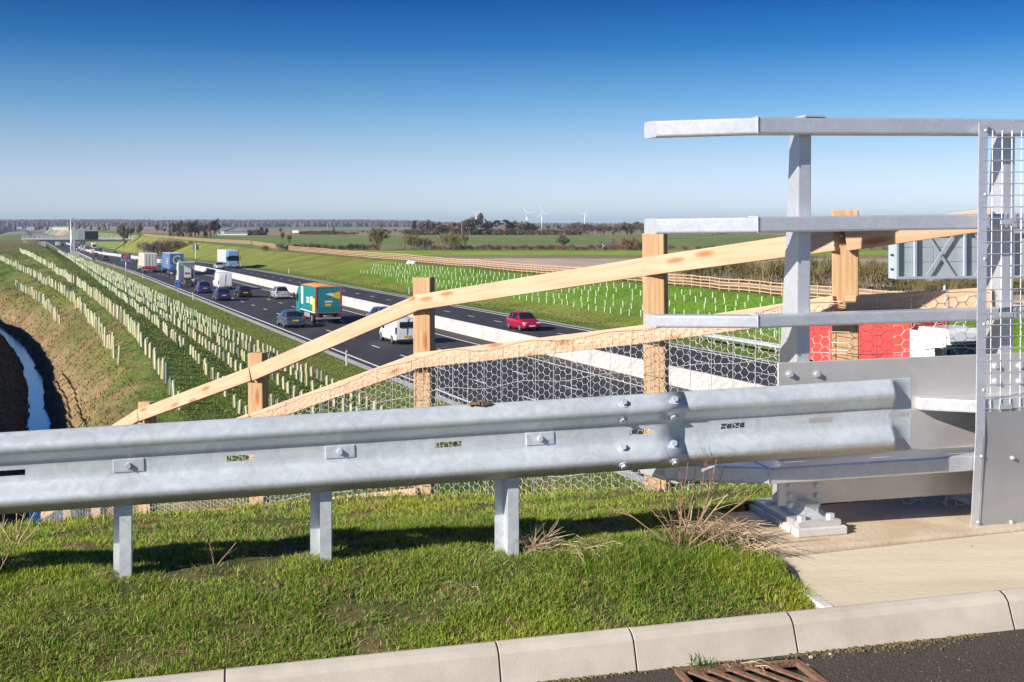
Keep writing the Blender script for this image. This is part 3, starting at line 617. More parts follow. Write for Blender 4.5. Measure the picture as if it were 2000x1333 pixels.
def beam(name, s0, s1, slots, push, flatten=False):
    cuts = [s0, s1]
    for a in slots: cuts += [a - .052, a + .052]
    if flatten: cuts += [s1 - .105, s1 - .092, s1 - .084, s1 - .078]
    st = sorted(set(cuts + list(np.arange(s0, s1, .25)))); st = [a for a in st if s0 <= a <= s1]; n = len(WP); V_ = []; cv = []
    for s in st:
        f = 1.0
        if flatten: f = float(np.interp(s, [s1 - .105, s1 - .092, s1 - .084, s1 - .078], [1, .86, .42, .0]))
        for h, o in WP:
            p = GA + gd * s + gout * (o * f + push) + gup * (h - .310); V_.append(p); cv.append(.8 if (h < .030 and f > .5) else (.4 if h < .050 else 0.0))
    fs = []
    for j in range(len(st) - 1):
        mid = (st[j] + st[j + 1]) / 2
        for k in range(n - 1):
            if k == 11 and any(abs(mid - a) < .05 for a in slots): continue
            fs.append((j * n + k, j * n + k + 1, (j + 1) * n + k + 1, (j + 1) * n + k))
    # give the sheet its 3 mm thickness
    b0 = len(V_); V2 = [p - gout * .0035 for p in V_]; V_ += V2; fs += [tuple(b0 + i for i in reversed(f)) for f in fs[:]]
    cv = cv + cv
    m_ = len(st) - 1
    for k in range(n - 1): fs.append((m_ * n + k, m_ * n + k + 1, b0 + m_ * n + k + 1, b0 + m_ * n + k)); fs.append((k + 1, k, b0 + k, b0 + k + 1))
    for j in range(len(st) - 1): fs.append((j * n, (j + 1) * n, b0 + (j + 1) * n, b0 + j * n)); fs.append((j * n + n - 1, b0 + j * n + n - 1, b0 + (j + 1) * n + n - 1, (j + 1) * n + n - 1))
    f4 = np.array([f for f in fs], dtype=np.int32)
    o = fast_mesh(name, np.array([tuple(p) for p in V_]), [f4], M_galv, guard, smooth=True, col=np.repeat(np.array(cv)[:, None], 3, 1))
    o.matrix_parent_inverse = guard.matrix_world.inverted()
    return o
bpy.context.view_layer.update()
def gchild(o): o.matrix_parent_inverse = Matrix.Translation(-Vector(guard.location)); return o
slL = [s_of_px(p) for p in (22, 470, 876, 1253)]
slR = [s_of_px(p) for p in (1431, 1603, 1757)]
gchild(beam('beam', -4.2, s_of_px(1334), slL + [s_of_px(-380), s_of_px(-790)], .004)); gchild(beam('beam', s_of_px(1185), gl, [s_of_px(1253)] + slR, 0, True))
def hexhead(mb, c, axis, r=.013, l=.011, wr=.02):
    c = Vector(c); axis = Vector(axis); mb.tube(c - axis * .002, c + axis * .003, wr, wr, 14); mb.tube(c + axis * .003, c + axis * (.003 + l), r, r * .96, 6)
# splice bolts
for px in (1213, 1312):
    for h, o_, nrm in ((.282, .038, (.80, .6)), (.214, .023, (.85, -.52)), (.098, .023, (.85, .52)), (.030, .040, (.75, -.66))):
        p = GA + gd * s_of_px(px) + gout * (o_ + .006) + gup * (h - .310); ax = (gout * nrm[0] + gup * nrm[1]).normalized(); mb = MB(); hexhead(mb, p, ax); gchild(mb.build('bolt', M_galvp, guard, smooth=False))
# post washers and bolts, posts
for px_w, px_p in ((252, 233), (664, 626), (1054, 994), (-165, -172)):
    s = s_of_px(px_w); p = GA + gd * s + gout * .0118 - gup * .155
    mb = MB(); mb.bar(p - gd * .058 - gout * .003, p + gd * .058 - gout * .003, .006, .05); w_ = gchild(mb.build('washer_plate', M_galvp, guard, bevel=.002, seg=1))
    mb = MB(); hexhead(mb, p, gout, .011, .01, .013); gchild(mb.build('bolt', M_galvp, guard))
    s2 = s_of_px(px_p); q = GA + gd * s2; zg = float(verge_z(np.array([q.x]), np.array([q.y]))[0])
    base = Vector((q.x, q.y, zg - .25)) - gout * .07; topz = q.z - .03; t = .005
    # sigma-shaped channel standing behind the beam
    sec = [(-.040, -.055), (.004, -.055), (.004, .049), (.038, .049), (.043, .044), (.046, .048), (.042, .055), (-.002, .055), (-.002, -.049), (-.040, -.049)]
    n = len(sec); V_ = []
    for zz_ in (base.z, topz):
        for a, b in sec: v_ = base + gd * a + gout * b; V_.append((v_.x, v_.y, zz_))
    mb = MB().add(V_, [(i, (i + 1) % n, n + (i + 1) % n, n + i) for i in range(n)] + [tuple(range(n, 2 * n))]); gchild(mb.build('post', M_galvp, guard))
    mb = MB(); mb.bar(base + Vector((0, 0, 0)) + gout * .056 + gup * (q.z - .155 - base.z), base + gout * .074 + gup * (q.z - .155 - base.z), .05, .1); gchild(mb.build('bracket', M_galvp, guard))
# lump of dried mud on the beam
mb = MB(); p = GA + gd * s_of_px(935) + gout * .012 - gup * .002
for k in range(9):
    c_ = p + gd * rr.uniform(-.045, .045) + gup * rr.uniform(0, .006) + gout * rr.uniform(-.01, .006); mb.box(c_, (rr.uniform(.015, .035), rr.uniform(.01, .02), rr.uniform(.005, .011)), rr.uniform(0, 3))
tag(mb.build('mud_lump', M_soil, None), 'small crumbled lump of mud lying on top of the barrier', 'mud')

# ------------------------------------------------------------------ aluminium bridge parapet
A0 = Vector(((1480 - 1000) / 452.0, F / 452.0)); A1 = Vector(((1900 - 1000) / 433.0, F / 433.0)); AE = (A1 - A0).normalized(); AN = Vector((-AE.y, AE.x))
def ap(e, n, z): return Vector((A0.x + AE.x * e + AN.x * n, A0.y + AE.y * e + AN.y * n, CZ + z + .014 * e))
def e_of_px(px, n=0):
    k = (px - 1000) / F; ox = A0.x + AN.x * n; oy = A0.y + AN.y * n; return (k * oy - ox) / (AE.x - k * AE.y)
def zpx(py, px=1480, n=0):
    e = e_of_px(px, n); y = A0.y + AE.y * e + AN.y * n; return -(py - 445) / F * y - .014 * e
par = tag(empty('bridge_parapet', pl(1.2, .25, ZP)), 'tall aluminium bridge parapet with five rails and a mesh panel', 'parapet')
bpy.context.view_layer.update()
def pc(o): o.matrix_parent_inverse = Matrix.Translation(-Vector(par.location)); return o
bend = math.radians(27)
def rail(zt, zb, dep, e_end=5.2, push=0.0, name='rail'):
    """hollow rail with its end turned away; zt, zb top and bottom at the bend"""
    h = zt - zb; r = .010; sec = []
    for cx, cz, a0 in ((dep - r, h - r, 0), (r, h - r, 90), (r, r, 180), (dep - r, r, 270)):
        for k in range(4): t = math.radians(a0 + k * 30); sec.append((cx + r * math.cos(t), cz + r * math.sin(t)))
    n = len(sec); V_ = []; L_ = .438
    for e, extra in ((None, 0), (0, 0), (e_end, 0)):
        for a, b in sec:
            if e is None: p = ap(-L_ * math.cos(bend) - a * math.sin(bend) * .5, push + L_ * math.sin(bend) + a, zb + b)
            else: p = ap(e, push + a, zb + b)
            V_.append(p)
    fs = [(j * n + i, j * n + (i + 1) % n, (j + 1) * n + (i + 1) % n, (j + 1) * n + i) for j in range(2) for i in range(n)] + [tuple(range(n))]
    return MB().add(V_, fs)
zt1, zb1 = zpx(229), zpx(262); zt2, zb2 = zpx(424), zpx(455); zt3, zb3 = zpx(618), zpx(642); zt5, zb5 = zpx(905), zpx(937)
for (a, b, d_, ps) in ((zt1, zb1, .10, 0), (zpx(424) + .0, zb2, .10, 0), (zpx(617), zb3, .10, 0), (zt5, zb5, .20, -.11)):
    o = pc(rail(a, b, d_, push=ps).build('rail', M_alu, par))
    # weld seam at the bend
    mb = MB(); h = a - b
    for (n0, z0, n1_, z1) in ((ps - .0015, b, ps - .0015, a), (ps, a + .0015, ps + d_, a + .0015)): mb.bar(ap(0, n0, z0), ap(0, n1_, z1), .006, .003, up=(AE.x, AE.y, 0))
    pc(mb.build('weld', M_alu, par))
# fourth rail: short, its end returns to the plate
zt4, zb4 = zpx(776, 1900), zpx(800, 1900)
es, ee = e_of_px(1793, .07), e_of_px(1902, -.05); mb = MB(); hh = zt4 - zb4
V_ = []
for (e, n0, n1_) in ((es, .045, .085), (ee, -.11, .085), (5.2, -.11, .085)):
    for n_, z_ in ((n0, zb4), (n1_, zb4), (n1_, zt4), (n0, zt4)): V_.append(ap(e, n_, z_))
mb.add(V_, [(j * 4 + i, j * 4 + (i + 1) % 4, j * 4 + 4 + (i + 1) % 4, j * 4 + 4 + i) for j in range(2) for i in range(4)] + [(3, 2, 1, 0), (8, 9, 10, 11)])
pc(mb.build('rail', M_alu, par, bevel=.006))
# posts: front face upright, back raked; plate between
def ppost(px_top, px_bot):
    ztop = zt1 + .006; zbase = ZP - CZ + .035
    # sections from top to bottom (half width, front n, back n)
    V_ = []; e_t = e_of_px(px_top, .1); e_b = e_of_px(px_bot, .1)
    for (f, wd, nb_) in ((0, .031, .19), (.25, .032, .215), (.55, .034, .26), (.85, .036, .315), (1, .037, .335)):
        z = ztop + (zbase - ztop) * f; e = e_t + (e_b - e_t) * f
        for a, n_ in ((-wd, .10), (wd, .10), (wd, nb_), (-wd, nb_)): V_.append(ap(e + a, n_, z - .014 * e))
    mb = MB().add(V_, [(j * 4 + i, j * 4 + (i + 1) % 4, j * 4 + 4 + (i + 1) % 4, j * 4 + 4 + i) for j in range(4) for i in range(4)] + [(3, 2, 1, 0), (16, 17, 18, 19)])
    o = pc(mb.build('post', M_alu, par, bevel=.006))
    # cap plate on the top rail
    mb = MB(); c0 = ap(e_t, .05, ztop - .014 * e_t + .004); mb.bar(c0 - Vector((AE.x, AE.y, 0)) * .048, c0 + Vector((AE.x, AE.y, 0)) * .048, .10, .008); pc(mb.build('cap_plate', M_alu, par))
    # base plate on a grout pad, hold-down bolts
    for (nm, h0, h1, ex, n0, n1_, m_) in (('grout_pad', -.012, .022, .115, -.10, .42, M_conc), ('base_plate', .022, .046, .10, -.075, .40, M_alup)):
        z0 = ZP - CZ + h0 + .016 * (e_b) * .0; V_ = []
        for zz_ in (h0, h1):
            for a, n_ in ((-ex, n0), (ex, n0), (ex, n1_), (-ex, n1_)): p = ap(e_b + a, n_, 0); V_.append((p.x, p.y, ZP + zz_ + .002 + .016 * ((p.x - PO.x) * PE.x + (p.y - PO.y) * PE.y)))
        pc(MB().add(V_, [(3, 2, 1, 0), (4, 5, 6, 7), (0, 1, 5, 4), (1, 2, 6, 5), (2, 3, 7, 6), (3, 0, 4, 7)]).build(nm, m_, par, bevel=.004))
    for a, n_ in ((-.068, -.035), (.068, -.035), (-.07, .28), (.07, .28)):
        p = ap(e_b + a, n_, 0); p.z = ZP + .055 + .016 * ((p.x - PO.x) * PE.x); mb = MB(); mb.tube(p - Vector((0, 0, .01)), p + Vector((0, 0, .014)), .021, .02, 6); pc(mb.build('anchor_bolt', M_galvp, par))
    p = ap(e_b, .05, 0); zz_ = ZP + .048 + .016 * ((p.x - PO.x) * PE.x)
    mb = MB(); V_ = []
    for (z_, s_) in ((zz_, 1.6), (zz_ + .02, 1.0), (zz_ + .06, 1.0)):
        for a, n_ in ((-.032, -.0), (.032, -.0), (.032, .11), (-.032, .11)): q = ap(e_b + a * s_, .055 + (n_ - .055) * s_, 0); V_.append((q.x, q.y, z_))
    mb.add(V_, [(j * 4 + i, j * 4 + (i + 1) % 4, j * 4 + 4 + (i + 1) % 4, j * 4 + 4 + i) for j in range(2) for i in range(4)] + [(3, 2, 1, 0), (8, 9, 10, 11)]); pc(mb.build('post_foot', M_alu, par, bevel=.005))
    for f_ in (1,):
        pass
    return e_t, e_b
e1 = ppost(1573, 1566); e2 = ppost(1972, 1962)
zpt, zpb = zpx(714, 1520), zpx(1000, 1520)
mb = MB(); e0 = e_of_px(1519, .088); V_ = []
for n_ in (.084, .098):
    for e, z in ((e0, zpb), (5.2, zpb), (5.2, zpt), (e0, zpt)): V_.append(ap(e, n_, z))
mb.add(V_, [(0, 1, 2, 3), (7, 6, 5, 4), (0, 4, 5, 1), (1, 5, 6, 2), (2, 6, 7, 3), (3, 7, 4, 0)]); pc(mb.build('splice_plate', M_alup, par, bevel=.003, seg=1))
for px in (1543, 1596, 1945, 1992):
    for py in ((731, 948, 968, 986) if px < 1700 else (715, 745)):
        e = e_of_px(px, .08); p = ap(e, .084, -(py - 445) / F * (A0.y + AE.y * e + AN.y * .084) - .014 * e); mb = MB(); hexhead(mb, p, (-AN.x, -AN.y, 0), .012, .013, .017); pc(mb.build('bolt', M_galvp, par))
# mesh infill panel: edge angle, square wires, solid sheet below
sc_n = -.125
ef_t, ef_b = e_of_px(1921, -.02), e_of_px(1903, sc_n)
def scr(e, z):
    """point on the mesh screen: it stands off further at the bottom"""
    f = (zt1 - .02 - z) / (zt1 - .02 - (zpx(1040, 1905))); return ap(e + (ef_b - ef_t) * f, -.018 + (sc_n + .018) * min(1, max(0, f * 1.35)), z)
ztop, zmid, zbot = zpx(243, 1925), zpx(806, 1925, sc_n), zpx(1038, 1905, sc_n)
zl = np.linspace(ztop, zbot, 14)
mb = MB()
for za, zb_ in zip(zl[:-1], zl[1:]): mb.bar(scr(ef_t, za), scr(ef_t, zb_), .044, .006, up=(AN.x, AN.y, 0))
mb2 = MB()
for za, zb_ in zip(zl[:-1], zl[1:]): mb2.bar(scr(ef_t + .017, za) + Vector((AN.x, AN.y, 0)) * .012, scr(ef_t + .017, zb_) + Vector((AN.x, AN.y, 0)) * .012, .005, .03, up=(AN.x, AN.y, 0))
pc(mb.build('edge_angle', M_alu, par)); pc(mb2.build('edge_angle', M_alu, par))
for k, z in enumerate(np.linspace(ztop - .03, zbot + .04, 7)):
    mb = MB(); p = scr(ef_t + .012, z) - Vector((AN.x, AN.y, 0)) * .004; mb.tube(p, p - Vector((AN.x, AN.y, 0)) * .005, .008, .005, 10); pc(mb.build('screw', M_galvp, par))
wires = MB()
for k, e in enumerate(np.arange(ef_t + .048, 3.4, .0495)):
    zz = np.linspace(ztop - .03, zmid + .0, 7)
    for za, zb_ in zip(zz[:-1], zz[1:]): wires.tube(scr(e, za), scr(e, zb_), .0021, n=4, caps=False)
for z in np.arange(ztop - .06, zmid, -.0525): wires.tube(scr(ef_t, z) - Vector((AN.x, AN.y, 0)) * .004, scr(3.4, z) - Vector((AN.x, AN.y, 0)) * .004, .0021, n=4, caps=False)
tag(pc(wires.build('wire_mesh', M_alu, par, fix=False)), kind='stuff')
mb = MB(); mb.add([scr(ef_t + .012, zmid + .006), scr(4.6, zmid + .006), scr(4.6, zbot), scr(ef_t + .012, zbot)], [(0, 1, 2, 3)]); mb.add([p - Vector((-AN.x, -AN.y, 0)) * .003 for p in (scr(ef_t + .012, zmid + .006), scr(4.6, zmid + .006), scr(4.6, zbot), scr(ef_t + .012, zbot))], [(3, 2, 1, 0)])
pc(mb.build('solid_panel', M_alud, par, fix=False))
for px, py in ((1978, 895), (1975, 1020)):
    e = e_of_px(px, sc_n); z = zpx(py, px, sc_n); p = scr(e, z) ; p = ap(e, sc_n - .004, z); mb = MB(); mb.tube(p + Vector((AN.x, AN.y, 0)) * .01, p - Vector((AN.x, AN.y, 0)) * .005, .010, .006, 10); pc(mb.build('rivet', M_galvp, par))
for z in (zb2 + .03, zb3 + .03, zmid + .02):
    for e in (ef_t + .12,):
        p = scr(e, z) - Vector((AN.x, AN.y, 0)) * .006; mb = MB(); mb.bar(p - Vector((AE.x, AE.y, 0)) * .033, p + Vector((AE.x, AE.y, 0)) * .033, .006, .022); pc(mb.build('mesh_clip', M_alu, par, bevel=.002, seg=1))

# ------------------------------------------------------------------ timber post-and-rail fence down the slope
fence = tag(empty('timber_fence', (FENCE[3][0], FENCE[3][1], CZ - 1.8)), 'new pale timber post and rail fence with wire netting, stepping down the slope', 'fence')
def fch(o): o.matrix_parent_inverse = Matrix.Translation(-Vector(fence.location)); return o
TOPZ = [None, .084, -.03, -.345, -.965, -1.53, -2.05, -2.62, -3.2]
R1 = [.04, -.060, -.219, -.516, -1.125, -1.64, -2.15, -2.72, -3.3]
R2 = [-.33, -.38, -.60, -.915, -1.48, -2.02, -2.5, -3.07, -3.6]
R3 = [None, -1.30, -1.48, -1.84, -2.19, -2.57, -3.04, -3.56, -4.12]
fdir = []
for i in range(len(FENCE)):
    a = Vector(FENCE[max(0, i - 1)]); b = Vector(FENCE[min(len(FENCE) - 1, i + 1)]); fdir.append((b - a).normalized())
def fnorm(d): return Vector((d.y, -d.x)) if (d.y * 0 + -d.x * -1) < 0 else Vector((-d.y, d.x))
for i in range(1, len(FENCE)):
    x, y = FENCE[i]; d = fdir[i]
    nrm = Vector((-d.y, d.x));
    if nrm.y > 0: nrm = -nrm
    w, dp = .125, .10
    zg = float(verge_z(np.array([x]), np.array([y]))[0]) - .15; zt = CZ + TOPZ[i]
    o = MB().box((0, 0, (zt - zg) / 2), (w, dp, zt - zg)).build('post', M_post, fence, bevel=.004, seg=1)
    # posts stand square to the view down the bank
    ang = math.atan2(-d.y, -d.x) * .45 + .05
    o.location = Vector((x, y, zg)) - Vector(fence.location); o.rotation_euler = (rr.gauss(0, .008), rr.gauss(0, .008), ang)
def frail(i, za, zb_, ext0=.0, ext1=.0, offs=.075, name='rail', th=.105):
    """one rail between posts i and i+1, nailed to the faces of the posts on the viewer's side"""
    a = Vector(FENCE[i]); b = Vector(FENCE[i + 1]); d = (b - a).normalized(); nrm = Vector((-d.y, d.x))
    if nrm.y > 0: nrm = -nrm
    p0 = Vector((*(a + nrm * offs - d * ext0), CZ + za)); p1 = Vector((*(b + nrm * offs + d * ext1), CZ + zb_)); L_ = (p1 - p0).length
    o = MB().box((L_ / 2, 0, 0), (L_, .038, th)).build(name, M_wood, fence, bevel=.003, seg=1)
    q = (p1 - p0).normalized(); ry = -math.asin(q.z); rz = math.atan2(q.y, q.x)
    o.location = p0 - Vector(fence.location); o.rotation_euler = (0, ry, rz)
for i in range(len(FENCE) - 1):
    frail(i, R1[i], R1[i + 1]); frail(i, R2[i], R2[i + 1])
    if i >= 3: frail(i, R3[i], R3[i + 1], offs=.10 if i < 2 else .075)
# nails
for i in range(1, 6):
    x, y = FENCE[i]; d = fdir[i]; nrm = Vector((-d.y, d.x)); nrm = -nrm if nrm.y > 0 else nrm
    for zr_ in (R1[i], R2[i]):
        for k in (-1, 1):
            p = Vector((x, y)) + nrm * .0955 - d * (.02 * k); mb = MB(); mb.tube((p.x - nrm.x * .01, p.y - nrm.y * .01, CZ + zr_ + .02 * k), (p.x + nrm.x * .003, p.y + nrm.y * .003, CZ + zr_ + .02 * k), .005, .004, 6); fch(mb.build('nail', M_galvp, fence))
# wire netting: hexagonal mesh tied to square stock netting, stapled over the rails
def prisms(E, r):
    """E (n,2,3) segments -> triangular wires"""
    E = np.asarray(E, float); a = E[:, 1] - E[:, 0]; a /= np.linalg.norm(a, axis=1, keepdims=True) + 1e-9
    ref = np.where(np.abs(a[:, 2:3]) > .9, np.array([[1., 0, 0]]), np.array([[0, 0, 1.]])); x = np.cross(a, ref); x /= np.linalg.norm(x, axis=1, keepdims=True) + 1e-9; y = np.cross(a, x); P = []
    for e in (0, 1):
        for k in range(3): t = 2 * math.pi * k / 3; P.append(E[:, e] + r * (x * math.cos(t) + y * math.sin(t)))
    P = np.stack(P, 1); n = len(E); b = np.arange(n)[:, None] * 6
    Fq = np.concatenate([b + np.array([[k, (k + 1) % 3, 3 + (k + 1) % 3, 3 + k]]) for k in range(3)])
    return P.reshape(-1, 3), Fq
flen = [0]
for a, b in zip(FENCE[:-1], FENCE[1:]): flen.append(flen[-1] + math.hypot(b[0] - a[0], b[1] - a[1]))
NR2 = [z + .036 for z in R2]; NGZ = [float(verge_z(np.array([x]), np.array([y]))[0]) - CZ - .02 for x, y in FENCE]; NGZ[0] = -1.35
def net_pt(t, h):
    """t metres along the fence, h 0 at the ground to 1 at the top wire"""
    x = np.interp(t, flen, [p[0] for p in FENCE]); y = np.interp(t, flen, [p[1] for p in FENCE])
    i = np.clip(np.searchsorted(flen, t) - 1, 0, len(FENCE) - 2)
    dx = np.array([FENCE[k + 1][0] - FENCE[k][0] for k in range(len(FENCE) - 1)])[i]; dy = np.array([FENCE[k + 1][1] - FENCE[k][1] for k in range(len(FENCE) - 1)])[i]; L_ = np.hypot(dx, dy); nx, ny = -dy / L_, dx / L_
    sg = np.where(ny > 0, -1, 1); nx = nx * sg; ny = ny * sg
    zt = np.interp(t, flen, NR2); zb_ = np.interp(t, flen, NGZ); of = .105 + .012 * np.sin(t * 5 + h * 4) * (1 - h)
    zz = CZ + zb_ + (zt - zb_) * h + .005 * np.sin(t * 7.3) * h
    return np.stack([x + nx * of, y + ny * of, zz], -1)
E = []
T1 = flen[-1]; cw, ch_ = .062, .048          # hexagon pitch
nc = int(T1 / (cw * .75))
for c_ in range(nc):
    x0 = c_ * cw * .75; H_ = .8; nr = int(1.02 / ch_)
    for r_ in range(nr):
        yc = (r_ + (.5 if c_ % 2 else 0)) * ch_; hexp = [(x0 + .5 * cw * math.cos(a), yc + .5 * ch_ * 1.155 * math.sin(a)) for a in (math.pi, 2 * math.pi / 3, math.pi / 3, 0)]
        for p, q in zip(hexp[:-1], hexp[1:]): E.append((p, q))
E = np.array(E); E = E + rng.normal(0, .0035, E.shape) * np.array([1, 1]); E = E[(E[:, :, 0].min(1) > .02) & (E[:, :, 0].max(1) < T1 - .02) & (E[:, :, 1].max(1) < 1.0) & (E[:, :, 1].min(1) > -.02)]
P3 = np.stack([net_pt(E[:, k, 0], E[:, k, 1]) for k in (0, 1)], 1)
Vh, Fh = prisms(P3, .0015); o = fch(fast_mesh('hexagonal_netting', Vh, [Fh], M_wire, fence)); tag(o, kind='stuff')
E = []
for t in np.arange(.05, T1, .155):
    hs = np.linspace(0, 1, 9)
    for a, b in zip(hs[:-1], hs[1:]): E.append(((t, a), (t, b)))
for h in (0.0, .14, .3, .5, .74, 1.0):
    tt = np.arange(0, T1, .05)
    for a, b in zip(tt[:-1], tt[1:]): E.append(((a, h + .012 * math.sin(a * 9)), (b, h + .012 * math.sin(b * 9))))
E = np.array(E); P3 = np.stack([net_pt(E[:, k, 0], E[:, k, 1]) - np.array([0, .006, 0]) for k in (0, 1)], 1)
Vh, Fh = prisms(P3, .0019); o = fch(fast_mesh('stock_netting', Vh, [Fh], M_wire, fence)); tag(o, kind='stuff')
# ------------------------------------------------------------------ vehicles (local +x forward, origin on the ground below the rear or front end)
def paint(name, c, rough=.3, metal=0.0): return mat(name, c, rough=rough, metal=metal, coat=.6, noise=.05, scale=1.5)
M_glass = mat('dark_glass', (.012, .018, .024), rough=.08, spec=.45)
M_tail = mat('tail_lamp', (.45, .02, .02), rough=.25); M_head = mat('head_lamp', (.75, .78, .8), rough=.15, spec=.8); M_amber = mat('amber_marker', (.8, .3, .03), rough=.3)
M_platey = mat('yellow_plate', (.80, .52, .03), rough=.5); M_platew = mat('white_plate', (.8, .8, .78), rough=.5)
M_trim = mat('dark_trim', (.025, .025, .027), rough=.6); M_rim = mat('alloy_rim', (.45, .46, .47), rough=.35, metal=.7); M_chas = mat('chassis_grey', (.07, .068, .065), rough=.8, noise=.3, scale=3)
M_white = paint('white_paint', (.78, .78, .76)); M_steel = mat('galvanised_guard', (.5, .5, .5), rough=.5, metal=.6)
def wheel(parent, x, y, r, w, side):
    n = 18; mb = MB(); V_ = []
    for (rr_, yy) in ((r * .93, -w / 2), (r, -w * .32), (r, w * .32), (r * .93, w / 2)):
        for k in range(n): t = 2 * math.pi * k / n; V_.append((x + rr_ * math.cos(t), y + yy, r + rr_ * math.sin(t)))
    mb.add(V_, [(j * n + k, j * n + (k + 1) % n, (j + 1) * n + (k + 1) % n, (j + 1) * n + k) for j in range(3) for k in range(n)] + [tuple(range(n)), tuple(range(3 * n, 4 * n))])
    o = mb.build('wheel', M_black, parent)
    mb = MB(); yo = y + side * (w / 2 + .004); V_ = [(x, yo + side * .012, r)] + [(x + .62 * r * math.cos(t), yo, r + .62 * r * math.sin(t)) for t in np.linspace(0, 2 * math.pi, 14, endpoint=False)]
    mb.add(V_, [(0, 1 + k, 1 + (k + 1) % 14) for k in range(14)]); mb.build('rim', M_rim, o)
HATCH = [(0, .36, .56, .60, .68, .60), (.04, .26, .80, .86, .79, .70), (.14, .22, .88, .93, .83, .70), (.52, .20, .92, 1.39, .855, .57), (.66, .19, .92, 1.425, .86, .58), (1.28, .18, .92, 1.455, .87, .60), (1.38, .18, .92, 1.458, .87, .60), (2.2, .18, .91, 1.44, .87, .60), (2.42, .18, .905, 1.40, .87, .585), (3.05, .19, .89, .955, .86, .70), (3.7, .22, .74, .83, .81, .68), (3.95, .25, .62, .70, .76, .62), (4.08, .36, .5, .55, .64, .5)]
SEDAN = [(0, .36, .58, .62, .70, .62), (.05, .26, .84, .92, .80, .70), (.5, .22, .90, .98, .85, .70), (1.05, .20, .92, 1.36, .87, .57), (1.2, .19, .92, 1.40, .875, .58), (1.75, .18, .92, 1.435, .88, .60), (1.85, .18, .92, 1.438, .88, .60), (2.65, .18, .91, 1.42, .88, .60), (2.9, .18, .905, 1.37, .88, .58), (3.6, .19, .89, .95, .87, .70), (4.2, .22, .76, .83, .82, .68), (4.45, .25, .64, .70, .77, .62), (4.6, .36, .5, .55, .65, .5)]
VAN = [(0, .42, .60, .62, .88, .80), (.04, .35, 1.2, 2.25, .95, .82), (.08, .32, 1.22, 2.32, .97, .84), (1.2, .30, 1.22, 2.36, .985, .86), (1.3, .3, 1.22, 2.36, .985, .86), (2.4, .3, 1.22, 2.36, .985, .86), (3.3, .3, 1.20, 2.33, .985, .85), (3.4, .3, 1.20, 2.32, .985, .85), (4.1, .3, 1.18, 2.22, .98, .82), (4.75, .3, 1.12, 1.22, .96, .82), (5.2, .34, .95, 1.02, .90, .74), (5.4, .42, .66, .72, .80, .66)]
